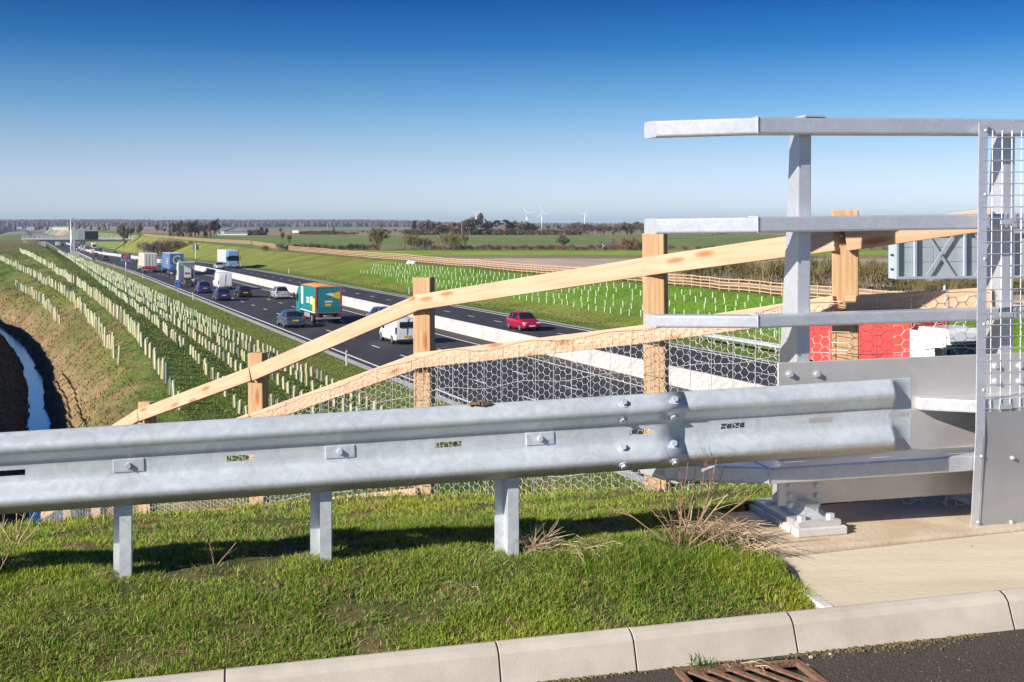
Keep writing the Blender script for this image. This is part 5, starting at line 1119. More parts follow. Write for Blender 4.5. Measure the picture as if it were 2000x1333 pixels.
# far bridge over the motorway
ub = 742.0; DB = 5.35 + 2.6
x, y = uv2xy(ub, 9); t = tag(empty('road_bridge', (x, y, zroad(ub)), TH), 'long pale concrete bridge with white railings crossing the motorway far away', 'bridge')
zs_ = 5.7
bb(t, 'deck', (26, 5, zs_ + .55), (58, 9, .9), M_conc, 0); bb(t, 'edge_beam', (26, .35, zs_ + 1.25), (72, .6, 1.0), mat('white_edge_beam', (.72, .71, .68), rough=.8, noise=.06, scale=.3), 0); bb(t, 'girder', (26, 1.2, zs_ + .0), (50, .8, .9), mat('bridge_steel', (.36, .34, .30), rough=.6), 0)
bb(t, 'pier', (23.6, 5, zs_ / 2 - .3), (1.2, 7, zs_ + .6), M_conc, .05); bb(t, 'pier', (21.9, 5, zs_ / 2 - .3), (.9, 7, zs_ + .6), M_conc, .05)
bb(t, 'abutment', (1.0, 5, zs_ / 2 + .6), (4.0, 9, zs_ + 1.0), M_conc, .05); bb(t, 'abutment', (49.5, 5, zs_ / 2 + .6), (4.0, 9, zs_ + 1.0), M_conc, .05)
MB().add([(47, .0, -.2), (60, -.5, zs_ + 1.0), (60, 9, zs_ + 1.0), (47, 9, -.2), (60, -.5, zs_ - 2), (47, 0, -2)], [(0, 1, 2, 3), (0, 5, 4, 1)]).build('slope_paving', M_conc, t)
MB().add([(3, .0, -.2), (-9, -.5, zs_ + 1.0), (-9, 9, zs_ + 1.0), (3, 9, -.2), (-9, -.5, zs_ - 3), (3, 0, -2)], [(0, 1, 2, 3), (0, 5, 4, 1)]).build('wing_wall', M_conc, t)
for k in range(29): bb(t, 'railing_post', (-9 + k * 2.5, .3, zs_ + 2.45), (.28, .2, 1.5), M_swh, 0)
for zf_ in (1.95, 2.2, 2.45, 2.7, 2.95, 3.2): bb(t, 'railing', (26, .3, zs_ + zf_), (71, .08, .13), M_signp, 0)
# timber boundary fences: posts (parts) and rails in lengths
def rail_fence(label, path, n_rails=4, h=1.25, step=1.8, each=True, hmat=M_farwood):
    p0 = path[0]; root = tag(empty('boundary_fence', (p0[0], p0[1], 0)), label, 'fence'); Pm = []
    L_ = [0]
    for a, b in zip(path[:-1], path[1:]): L_.append(L_[-1] + math.hypot(b[0] - a[0], b[1] - a[1]))
    s = 0; xs = [p[0] for p in path]; ys = [p[1] for p in path]; pts = []
    while s < L_[-1]:
        x = float(np.interp(s, L_, xs)); y = float(np.interp(s, L_, ys)); u, v = xy2uv(x, y); pts.append((x, y, sample_z(u, v))); s += step
    pts_ = pts
    me = None; restp = MB()
    order = sorted(range(len(pts)), key=lambda i: pts[i][1]); nearset = set(order[:190])
    for i, (x, y, z) in enumerate(pts):
        dz_ = rr.uniform(-.03, .03)
        if i in nearset:
            if me is None: o = MB().box((0, 0, h / 2 - .1), (.11, .09, h + .2)).build('post', hmat, root); me = o.data
            else: o = link(bpy.data.objects.new('post', me), root)
            o.location = (x - p0[0], y - p0[1], z + dz_); o.rotation_euler = (0, 0, TH)
        else: restp.box((x - p0[0], y - p0[1], z + h / 2 - .1), (.11, .09, h + .2), TH)
    if restp.V: tag(restp.build('distant_posts', hmat, root, fix=False), kind='stuff')
    for k in range(n_rails):
        f = (k + .75) / (n_rails) * h * .98; j = 0
        while j < len(pts) - 1:
            e = min(j + 8, len(pts) - 1); mb = MB()
            for q in range(j, e):
                a, b = pts[q], pts[q + 1]; mb.bar((a[0] - p0[0], a[1] - p0[1] - .06, a[2] + f), (b[0] - p0[0], b[1] - p0[1] - .06, b[2] + f), .035, .09)
            mb.build('rail', hmat, root, fix=False); j = e
    return root
path = [uv2xy(u, float(np.interp(u, [30, 60, 130, 250, 330, 420], [63.5, 63.0, 63.5, 64.5, 66, 72]))) for u in np.arange(34, 421, 12)]
rail_fence('long timber rail fence along the top of the far green bank', path)
path = [uv2xy(u, v) for u, v in ((421, 72), (470, 66), (540, 64), (640, 62), (725, 62))]
rail_fence('distant timber fence curving up beside the far bridge', path, step=2.4)
path = [(uv2xy(u, float(ditch_v(u)) - .8 - 4.9)) for u in np.arange(28, 74, 4)]
rail_fence('timber rail fence on the ditch bank at the left edge', path, 2, 1.2, 2.0)
path = [uv2xy(u, v) for u, v in ((300, -7), (330, -2.5), (352, 3.5))]
rail_fence('orange timber fence crossing the mound top near the bridge', path, 4, 1.3, 1.8)
path = [uv2xy(u, v) for u, v in ((560, -16), (600, -6), (640, 2), (700, 9))]
rail_fence('far timber fence beside the bridge approach on the left', path, 5, 2.4, 2.4)
# buildings
M_roofg = mat('roof_sheet_pale', (.55, .56, .57), rough=.5, noise=.06, scale=.4); M_barn = mat('barn_cladding', (.16, .19, .22), rough=.6, noise=.1, scale=.3); M_cream = mat('cream_wall', (.66, .60, .50), rough=.8, noise=.08, scale=.5); M_tile = mat('clay_tile', (.33, .12, .075), rough=.85, noise=.2, scale=1.2); M_slate = mat('slate_roof', (.13, .12, .13), rough=.7, noise=.15, scale=.5)
def house(name, label, px, py, d, w, dp, he, hr, wallm, roofm, yaw=0, ridge='x', extra=None):
    p = pt(px, py, d); t = tag(empty(name, (p.x, p.y, p.z - .3), yaw), label, 'building')
    bb(t, 'wall', (0, 0, he / 2), (w, dp, he), wallm, 0)
    o = .35
    if ridge == 'x': V_ = [(-w / 2 - o, -dp / 2 - o, he), (w / 2 + o, -dp / 2 - o, he), (w / 2 + o, dp / 2 + o, he), (-w / 2 - o, dp / 2 + o, he), (-w / 2 - o, 0, hr), (w / 2 + o, 0, hr)]; fs = [(0, 1, 5, 4), (2, 3, 4, 5), (0, 3, 2, 1)]; gb = [((-w / 2, -dp / 2, he), (-w / 2, dp / 2, he), (-w / 2, 0, hr - .25)), ((w / 2, -dp / 2, he), (w / 2, dp / 2, he), (w / 2, 0, hr - .25))]
    else: V_ = [(-w / 2 - o, -dp / 2 - o, he), (-w / 2 - o, dp / 2 + o, he), (w / 2 + o, dp / 2 + o, he), (w / 2 + o, -dp / 2 - o, he), (0, -dp / 2 - o, hr), (0, dp / 2 + o, hr)]; fs = [(0, 1, 5, 4), (2, 3, 4, 5), (0, 3, 2, 1)]; gb = [((-w / 2, -dp / 2, he + .02), (w / 2, -dp / 2, he + .02), (0, -dp / 2, hr - .25))]
    MB().add(V_, fs).build('roof', roofm, t)
    for g in gb: MB().poly(g).build('gable', wallm, t)
    if extra: extra(t)
    return t
def barn_x(t):
    bb(t, 'base_wall', (0, -4.6, .6), (13.5, .3, 1.2), M_cream, 0); bb(t, 'lean_to', (-8.9, 0, 1.4), (4.2, 7, 2.8), mat('lean_to_sheet', (.40, .46, .52), rough=.5), 0); bb(t, 'gutter', (6.9, -4.7, 2.9), (.2, .15, .2), M_roofg, 0)
house('farm_barn', 'big grey barn with a pale pitched roof beyond the green field', 464, 460.5, 720, 13.5, 9, 3.0, 5.2, M_barn, M_roofg, 0, 'y', barn_x)
def cott(t):
    bb(t, 'chimney', (-3.2, 0, 6.3), (.9, .9, 2.6), M_tile, 0); bb(t, 'chimney', (4.2, 0, 6.0), (.9, .9, 2.0), M_tile, 0)
    for xk in (-3, 0, 3):
        w_ = bb(t, 'window', (xk, -3.05, 2.6), (1.1, .08, 1.2), M_swh, 0); bb(t, 'pane', (xk, -3.1, 2.6), (.85, .03, .95), M_glass, 0, w_)
    MB().add([(-4.4, -4.0, 2.8), (-1.6, -4.0, 2.8), (-3.0, -4.0, 5.2), (-4.4, -2.5, 2.8), (-1.6, -2.5, 2.8), (-3.0, -1.0, 5.2)], [(0, 1, 2), (0, 2, 5, 3), (1, 4, 5, 2)]).build('cross_gable', M_swh, t)
house('cottage', 'red tiled cottage with white gable among the trees', 888, 457.5, 752, 10, 6, 3.4, 6.6, mat('brick_wall', (.40, .17, .10), rough=.85, noise=.15, scale=2), M_tile, .1, 'x', cott)
house('field_shed', 'low cream shed with a slate roof behind the hedge', 1193, 483.5, 350, 4.6, 3.2, 1.0, 1.9, M_cream, M_slate, .15)
house('farm_shed', 'dark low shed right of the big barn', 503, 460, 725, 9, 6, 1.7, 3.2, M_barn, M_slate, .05); house('site_office', 'white low building with a green end beyond the bridge', 121, 449.5, 1300, 17, 9, 3.4, 4.2, M_cream, mat('green_sheet', (.22, .42, .34), rough=.6), 0)
p = pt(577, 458, 690); t = tag(empty('field_hoarding', (p.x, p.y, p.z - 1.5)), 'plain white hoarding standing in the green field', 'hoarding'); bb(t, 'board', (0, 0, 3.0), (3.5, .15, 1.3), M_swh, 0)
for s_ in (-1.3, 1.3): bb(t, 'leg', (s_, .12, 1.2), (.15, .1, 2.6), M_farwood, 0)
# wind turbines
def turbine(px, ph, d, rot, label, blade=16.5):
    zb = -3 + CZ; x = (px - 1000) / F * d; hub = CZ - (ph - 445) / F * d; t = tag(empty('wind_turbine', (x, d, zb)), label, 'wind turbine', 'wind turbines'); H_ = hub - zb; k = d / F
    MB().tube((0, 0, 0), (0, 0, H_), 1.35 * k, .9 * k, 14).build('tower', M_white, t, smooth=True); MB().box((0, .4 * k, H_ + .3), (1.6 * k, 3.4 * k, 1.7 * k)).build('nacelle', M_white, t, bevel=.3 * k); MB().tube((0, -2.2 * k, H_ + .2), (0, -1.2 * k, H_ + .2), .4 * k, .9 * k, 10).build('hub', M_white, t)
    for a in range(3):
        th = R(rot + a * 120); dx, dz_ = math.sin(th), math.cos(th); V_ = []
        for f, c_ in ((.03, .5), (.18, .95), (.6, .6), (1, .16)):
            for s_ in (-1, 1):
                for q in (-.12, .12): V_.append((dx * f * blade * k + dz_ * s_ * c_ * k * .75, -1.7 * k + q * k * (1.2 - f), H_ + .2 + dz_ * f * blade * k - dx * s_ * c_ * k * .75))
        fs = []
        for j in range(3): b = j * 4; fs += [(b, b + 1, b + 5, b + 4), (b + 2, b + 6, b + 7, b + 3), (b, b + 4, b + 6, b + 2), (b + 1, b + 3, b + 7, b + 5)]
        MB().add(V_, fs + [(0, 2, 3, 1), (12, 13, 15, 14)]).build('blade', M_white, t)
turbine(930.5, 417.5, 3300, 60, 'leftmost wind turbine, rising behind the tall trees', 12); turbine(1030, 416.5, 3200, -42, 'wind turbine second from the left'); turbine(1058.5, 416, 2900, -17, 'largest wind turbine, third from the left'); turbine(1142.5, 417.5, 2900, 22, 'rightmost wind turbine standing alone', 14)
# telegraph poles
for px, d, lab in ((640, 900, 'thin pole in the far field left of the round tree'), (902, 730, 'telegraph pole beside the red tiled cottage'), (917, 735, 'telegraph pole right of the cottage'), (985, 735, 'telegraph pole before the flat-topped pines')):
    x = (px - 1000) / F * d; z = float(zfield(np.array([x]), np.array([float(d)]))[0]); t = tag(empty('telegraph_pole', (x, d, z)), lab, 'pole'); MB().tube((0, 0, -.3), (0, 0, 7.5), .16, .11, 8).build('pole', M_stake, t); bb(t, 'crossarm', (0, 0, 7.1), (1.6, .1, .12), M_stake, 0)
# bags of planting waste by the fence
for px, lab in ((800, 'white sack lying by the far timber fence'), (808, 'second white sack right beside the first by the far fence')):
    u = u_of(px, 61.5); loc, rz = face_uv(u, 61.5); mb = MB()
    bm = bmesh.new(); bmesh.ops.create_icosphere(bm, subdivisions=2, radius=.55)
    for v_ in bm.verts: v_.co.z = v_.co.z * .7 + .25; v_.co *= 1 + .18 * (rr.random() - .5)
    me = bpy.data.meshes.new('rubble_sack'); bm.to_mesh(me); bm.free(); me.materials.append(M_cont if 'M_cont' in globals() else M_swh); o = link(bpy.data.objects.new('rubble_sack', me)); o.location = loc; tag(o, lab, 'sack')
# ------------------------------------------------------------------ trees, hedges, woods
M_bark = mat('grey_bark', (.17, .14, .10), rough=.9, noise=.25, scale=3)
M_tw = [mat('olive_twigs', (.20, .165, .07), rough=.9, noise=.25, scale=.6), mat('purple_brown_twigs', (.17, .115, .085), rough=.9, noise=.25, scale=.6), mat('grey_twigs', (.20, .175, .14), rough=.9, noise=.2, scale=.6), mat('dark_needles', (.022, .040, .016), rough=.8, noise=.35, scale=1.5), mat('ivy_leaves', (.045, .062, .02), rough=.8, noise=.35, scale=1.5), mat('russet_twigs', (.24, .135, .07), rough=.9, noise=.25, scale=.6)]
def tree_proto(kind, seed, wk=1.0):
    """unit-height tree: returns (trunk mesh, crown mesh)"""
    g = random.Random(seed); T = MB(); tri = []; tv = []
    def twig(p, d, L, w):
        q = p + d * L; s = d.cross(Vector((g.uniform(-1, 1), g.uniform(-1, 1), g.uniform(-1, 1)))).normalized() * (w * wk)
        b = len(tv); tv.extend([tuple(p - s), tuple(p + s), tuple(q)]); tri.append((b, b + 1, b + 2))
    def rv(d, a):
        v = Vector((g.gauss(0, 1), g.gauss(0, 1), g.gauss(0, 1))); return (d + v.normalized() * a).normalized()
    def grow(p, d, L, r, lv, mx, spread, up):
        q = p + d * L
        if lv <= 2: T.tube(p, q, r, r * .62, n=5 if lv < 2 else 3, caps=False)
        else: twig(p, d, L, r * .9)
        if lv >= mx:
            for _ in range(10): twig(p + d * (L * g.uniform(.2, 1)), rv(d, .9), L * g.uniform(.7, 1.6), .0062)
            return
        for k in range(g.randint(3, 4)):
            f = g.uniform(.45, 1.0); nd_ = rv(d, spread); nd_ = (nd_ + Vector((0, 0, up))).normalized(); grow(p + d * (L * f), nd_, L * g.uniform(.58, .8), r * .55, lv + 1, mx, spread, up)
    def clump(c, r, n, sz, flat=1):
        for _ in range(n):
            v = Vector((g.gauss(0, .5), g.gauss(0, .5), g.gauss(0, .5) * flat)); p = Vector(c) + v * r
            d = Vector((g.gauss(0, 1), g.gauss(0, 1), g.gauss(0, 1))).normalized(); twig(p, d, sz * g.uniform(.6, 1.4), sz * .45)
    if kind == 'round':
        for s in range(3): grow(Vector((0, 0, 0)), Vector((g.uniform(-.35, .35), g.uniform(-.35, .35), 1)).normalized(), .27, .022, 0, 4, .75, .18)
    elif kind == 'tall': grow(Vector((0, 0, 0)), Vector((0, 0, 1)), .34, .022, 0, 4, .55, .32)
    elif kind == 'poplar':
        T.tube((0, 0, 0), (0, 0, .8), .02, .006, n=5)
        for k in range(90): z = .12 + .8 * k / 90; grow(Vector((0, 0, z)), Vector((g.gauss(0, .4), g.gauss(0, .4), 1)).normalized(), .10 * (1.15 - z), .004, 3, 4, .3, .5)
    elif kind == 'bush':
        for s in range(13):
            a = g.uniform(0, 6.28); rr_ = g.uniform(0, .5); grow(Vector((rr_ * math.cos(a), rr_ * math.sin(a), 0)), Vector((g.uniform(-.6, .6), g.uniform(-.6, .6), 1)).normalized(), .32, .010, 1, 3, .85, .1)
        for s in range(140): twig(Vector((g.uniform(-.6, .6), g.uniform(-.6, .6), g.uniform(0, .3))), Vector((g.uniform(-.5, .5), g.uniform(-.5, .5), 1)).normalized(), g.uniform(.2, .5), .006)
    elif kind == 'conifer':
        T.tube((0, 0, 0), (0, 0, .9), .025, .006, n=5)
        for k in range(46): z = .08 + .9 * k / 46; r = .30 * (1.02 - z) ** .7; a = k * 2.4; clump((r * .6 * math.cos(a), r * .6 * math.sin(a), z), r * .75, 34, .045, .6)
    elif kind == 'pine':
        T.tube((0, 0, 0), (.03, 0, .62), .022, .015, n=5); T.tube((.03, 0, .62), (-.05, .02, .86), .014, .008, n=4); T.tube((.03, 0, .6), (.2, 0, .8), .01, .005, n=4); T.tube((.02, 0, .55), (-.22, .05, .72), .01, .005, n=4)
        for c, r in (((-.05, 0, .93), .26), ((.14, .03, .88), .2), ((-.22, .05, .76), .17), ((.24, -.03, .8), .14), ((0, .1, .95), .2), ((.1, 0, .62), .12)): clump(c, r, 190, .035, .32)
    elif kind == 'ivy':
        T.tube((0, 0, 0), (0, 0, .8), .02, .008, n=5)
        for k in range(26): z = .1 + .75 * g.random(); a = g.uniform(0, 6.28); r = .16 * g.random() + .03; clump((r * math.cos(a), r * math.sin(a), z), .12, 45, .035)
        for k in range(10): grow(Vector((0, 0, .55 + .03 * k)), rv(Vector((0, 0, 1)), .6), .13, .005, 2, 3, .6, .2)
    me_t = None
    if T.V: o = T.build('trunk', M_bark, None, fix=False); me_t = o.data; bpy.data.objects.remove(o)
    top = sorted(v[2] for v in tv)[int(len(tv) * .985)]; k_ = 1 / top
    me_c = bpy.data.meshes.new('crown'); me_c.from_pydata([tuple(c * k_ for c in v) for v in tv], [], tri)
    if me_t: me_t.transform(Matrix.Scale(k_, 4))
    return me_t, me_c
PROTO = {}
def proto_mesh(kind, var, mi, far=False):
    k = (kind, var, mi, far)
    if k not in PROTO:
        base = PROTO.get((kind, var, far)) or PROTO.setdefault((kind, var, far), tree_proto(kind, var * 7 + len(kind), 2.6 if far else 1.0))
        c = base[1].copy(); c.materials.append(M_tw[mi]); PROTO[k] = (base[0], c)
    return PROTO[k]
def plant(kind, x, y, z, h, wide, mi, label, cat='tree', group=None, name='bare_tree'):
    tm, cm = proto_mesh(kind, rr.randint(0, 2), mi, y > 580); wide = wide * (1.9 if y > 580 else 1); t = tag(empty(name, (x, y, z - .05), rr.uniform(0, 6.28)), label, cat, group); t.scale = (h * wide, h * wide, h * rr.uniform(.94, 1.06))
    if tm: link(bpy.data.objects.new('trunk', tm), t)
    link(bpy.data.objects.new('crown', cm), t)
    return t
def fieldz(x, y): u, v = xy2uv(x, y); return sample_z(u, v)
def plant_px(kind, px, d, top, wide, mi, label, **kw):
    x = (px - 1000) / F * d; z = fieldz(x, d); h = max(.5, CZ - (top - 445) / F * d - z); return plant(kind, x, d, z, h, wide, mi, label, **kw)
# trees and bushes of the hedge beyond the bright green strip
for (k, px, d, top, w, mi, lab) in (('round', 738, 332, 443, .9, 0, 'spreading bare tree at the end of the clipped hedge'), ('bush', 806, 330, 455, .85, 0, 'tall bare thicket right of the spreading tree'), ('bush', 832, 332, 463, .8, 2, 'lower bare thicket joined to the tall thicket'), ('bush', 884, 331, 454, .85, 0, 'broad olive thicket in the middle of the hedge line'), ('tall', 908, 333, 458, .7, 0, 'slender ivy-less tree at the right of the broad thicket'), ('round', 1100, 333, 457, .9, 2, 'small bare tree rising from the russet hedge'), ('bush', 1225, 332, 461, .9, 5, 'russet bush beside the low cream shed'), ('bush', 1252, 331, 467, .9, 0, 'olive bush against the timber fence post'), ('tall', 566, 331, 458, .5, 0, 'thin upright tree at the left of the clipped hedge'), ('tall', 553, 331, 452, .4, 0, 'thin leaning tree at the left end of the hedge'), ('bush', 516, 330, 478, .8, 0, 'low rounded bush left of the hedge')):
    plant_px(k, px, d, top, w, mi, lab, cat='tree' if k != 'bush' else 'bush', name='bare_tree' if k != 'bush' else 'bare_bush')
hx = 548
while hx < 735:
    plant_px('bush', hx, 330 + rr.uniform(-1, 1), 476 + rr.uniform(-3, 4), .75, 0 if rr.random() < .6 else 4, 'rounded bush in the clipped hedge left of the spreading tree', cat='bush', group='bushes of the clipped hedge', name='hedge_bush'); hx += rr.uniform(7, 12)
hx = 846
while hx < 1262:
    plant_px('bush', hx, 331 + rr.uniform(-1, 1), 480 + rr.uniform(-4, 2), .8, rr.choice((5, 5, 1, 0)), 'low russet bush in the hedge along the bright green strip', cat='bush', group='bushes of the russet hedge', name='hedge_bush'); hx += rr.uniform(6, 11)
# nearer hedge behind the boundary fence at the right
for px, d, top, mi in ((1345, 140, 505, 0), (1372, 138, 497, 0), (1400, 136, 493, 4), (1432, 134, 496, 0), (1460, 133, 502, 0), (1500, 130, 505, 0), (1532, 128, 498, 0), (1568, 127, 503, 4), (1600, 126, 505, 0), (1640, 123, 498, 0), (1690, 121, 503, 0), (1715, 120, 512, 0)): plant_px('bush', px, d, top, .85, mi, 'dense bush in the scrubby hedge behind the boundary fence', cat='bush', group='scrub hedge behind the boundary fence', name='hedge_bush')
for px in range(1765, 2040, 24): plant_px('bush', px, 112 + rr.uniform(-3, 3), 538 + rr.uniform(-6, 8), .95, rr.choice((0, 4, 0)), 'dense bush below the grey back of the message sign', cat='bush', group='scrub below the message sign', name='hedge_bush')
for px in range(1285, 2030, 26): plant_px('bush', px, 330 + rr.uniform(-2, 2), 479 + rr.uniform(-5, 3), .9, rr.choice((0, 5, 1)), 'far hedge bush beyond the bright green strip at the right', cat='bush', group='far hedge at the right', name='hedge_bush')
# farm trees around the cottage
for (k, px, top, w, mi, lab) in (('conifer', 809, 433, .45, 3, 'dark conifer at the left end of the farm trees'), ('round', 832, 434, .55, 2, 'pale leafless tree right of the dark conifer'), ('round', 858, 437, .6, 0, 'olive leafless tree left of the cottage'), ('round', 842, 441, .6, 1, 'low brown tree in front of the pale leafless tree'), ('round', 872, 439, .6, 0, 'leafless tree just left of the cottage'), ('tall', 886, 434, .5, 2, 'bare tree behind the cottage chimney'), ('ivy', 897, 437, .6, 3, 'dark evergreen right of the cottage'), ('round', 916, 429, .5, 1, 'reddish bare tree right of the cottage'), ('pine', 935, 431, .5, 3, 'flat-topped pine behind the reddish tree'), ('tall', 941, 421, .42, 1, 'tallest bare tree of the farm group'), ('ivy', 926, 440, .6, 4, 'ivy-clad tree under the tallest bare tree'), ('round', 955, 434, .5, 1, 'brown bare tree between the pines'), ('pine', 971, 430, .42, 3, 'flat-topped pine second from the right'), ('pine', 988, 429.5, .42, 3, 'flat-topped pine standing tallest at the right'), ('ivy', 948, 443, .6, 4, 'low ivy-clad tree below the brown tree'), ('round', 1000, 434, .5, 0, 'olive bare tree right of the pines'), ('round', 1020, 436, .55, 0, 'olive bare tree at the right end of the farm group'), ('ivy', 1028, 443, .7, 3, 'dark rounded evergreen at the right end'), ('round', 1034, 437, .5, 0, 'last bare tree of the farm group before the gap')):
    plant_px(k, px, 742 + rr.uniform(-6, 10), top, w, mi, lab, name='bare_tree' if k not in ('conifer', 'pine', 'ivy') else 'evergreen_tree')
hx = 796
while hx < 1130:
    plant_px('bush', hx, 741, 450 + rr.uniform(-3, 2), 1.0, rr.choice((1, 1, 4, 0)), 'low dark bush along the foot of the farm trees', cat='bush', group='bushes under the farm trees', name='hedge_bush'); hx += rr.uniform(6, 9)
hx = 1040
while hx < 1112:
    plant_px('tall', hx, 770, 441 + rr.uniform(-1, 5), .5, rr.choice((2, 1)), 'small far tree in the gap between farm trees and plantation', group='small trees in the gap'); hx += rr.uniform(7, 12)
hx = 1108
while hx < 1480:
    plant_px(rr.choice(('tall', 'tall', 'round', 'ivy') if rr.random() < .4 else ('tall', 'round')), hx, 752 + rr.uniform(0, 28), 440 + rr.uniform(-3.5, 3), .55, rr.choice((0, 2, 1, 2, 0)), 'leafless plantation tree in the wood behind the big field', group='plantation trees'); hx += rr.uniform(4, 6.5)
plant_px('pine', 1243, 800, 434.5, .5, 3, 'small flat-topped pine rising above the plantation', name='evergreen_tree')
# left: trees by the far bridge and the farm
for (k, px, d, top, w, mi, lab) in (('round', 242, 680, 439, .3, 0, 'bare tree directly above the right end of the bridge'), ('tall', 255, 690, 445, .45, 2, 'thin bare tree right of the bridge'), ('round', 271, 680, 440, .3, 0, 'second bare tree right of the bridge'), ('tall', 306, 660, 440, .4, 0, 'third bare tree right of the bridge'), ('tall', 320, 660, 446, .4, 2, 'small bare tree before the dark wood'), ('poplar', 652, 760, 440, .6, 5, 'tall narrow poplar in the far field'), ('ivy', 511, 720, 444, .8, 3, 'dark evergreen beside the big barn'), ('bush', 500, 720, 448, .8, 1, 'brown shrubbery beside the big barn'), ('ivy', 521, 722, 446, .6, 3, 'second dark evergreen beside the big barn'), ('tall', 549, 700, 447, .6, 0, 'olive tree right of the farm sheds'), ('tall', 577, 700, 450, .5, 0, 'low olive tree above the hedge by the hoarding')):
    plant_px(k, px, d, top, w, mi, lab, cat='bush' if k == 'bush' else 'tree', name='evergreen_tree' if k == 'ivy' else 'bare_tree')
for px in range(333, 424, 6): plant_px(rr.choice(('tall', 'ivy', 'round', 'ivy')), px + rr.uniform(-2, 2), 600 + rr.uniform(-15, 15), 436 + rr.uniform(-2, 6), .4, rr.choice((1, 4, 2, 2)), 'dark tree in the small wood left of the big barn', group='small wood left of the barn')
for px in range(700, 800, 9): plant_px('tall', px, 760, 449 + rr.uniform(-2, 4), .7, rr.choice((1, 5, 4)), 'small far tree left of the dark conifer', group='small trees left of the conifer')
for px in range(590, 700, 11): plant_px('bush', px, 760, 452 + rr.uniform(-2, 3), .9, rr.choice((1, 5)), 'far hedge bush behind the big green field', cat='bush', group='far hedge behind the field', name='hedge_bush')
for px in list(range(300, 420, 12)): plant_px('bush', px, 470, 470 + rr.uniform(-4, 4), .9, rr.choice((0, 5, 1)), 'scrub bush beside the farm track', cat='bush', group='scrub by the track', name='hedge_bush')
# far woods on the hills: uncountable, one mass each
def wood(name, label, n, pxr, yr, hh, c1, seed):
    g = np.random.default_rng(seed); y = g.uniform(*yr, n); x = (g.uniform(*pxr, n) - 1000) / F * y
    keep = vnoise(x, y, 500, seed, 2) > .42; x = x[keep]; y = y[keep]; z = zfield(x, y); V_ = []; Fq = []; Cc = []; n = len(x)
    for i in range(n):
        h = hh * g.uniform(.7, 1.25); r = h * .42; b = len(V_); k = 5; c_ = np.array(c1) * g.uniform(.65, 1.3) * np.array([1, g.uniform(.9, 1.1), g.uniform(.85, 1.15)])
        for (f, q) in ((0, .7), (.45, 1.0), (.85, .6)):
            for j in range(k): a = 6.283 * (j + g.random() * .6) / k; V_.append((x[i] + r * q * math.cos(a) * g.uniform(.8, 1.2), y[i] + r * q * math.sin(a), z[i] + h * f * g.uniform(.9, 1.1)))
        V_.append((x[i], y[i], z[i] + h)); Cc += [c_] * (3 * k + 1)
        for l in range(2):
            for j in range(k): a, b2 = b + l * k + j, b + l * k + (j + 1) % k; Fq += [(a, b2, b2 + k), (a, b2 + k, a + k)]
        for j in range(k): Fq.append((b + 2 * k + j, b + 2 * k + (j + 1) % k, b + 3 * k))
    tag(fast_mesh(name, np.array(V_), [np.array(Fq)], M_far, None, col=np.array(Cc)), label, 'woodland', kind='stuff')
M_far = attr_mat('far_wood', rough=.95, spec=.05)
wood('far_woodland', 'leafless woodland covering the far hills at the left', 11000, (-150, 830), (2900, 4700), 11, (.12, .085, .075), 41)
wood('far_woodland', 'thin distant woodland along the right horizon', 5000, (800, 2100), (3000, 4700), 9, (.12, .10, .08), 42)
wood('far_copse', 'scattered copses in the middle distance at the left', 150, (-100, 420), (1500, 2100), 6, (.13, .095, .07), 43)
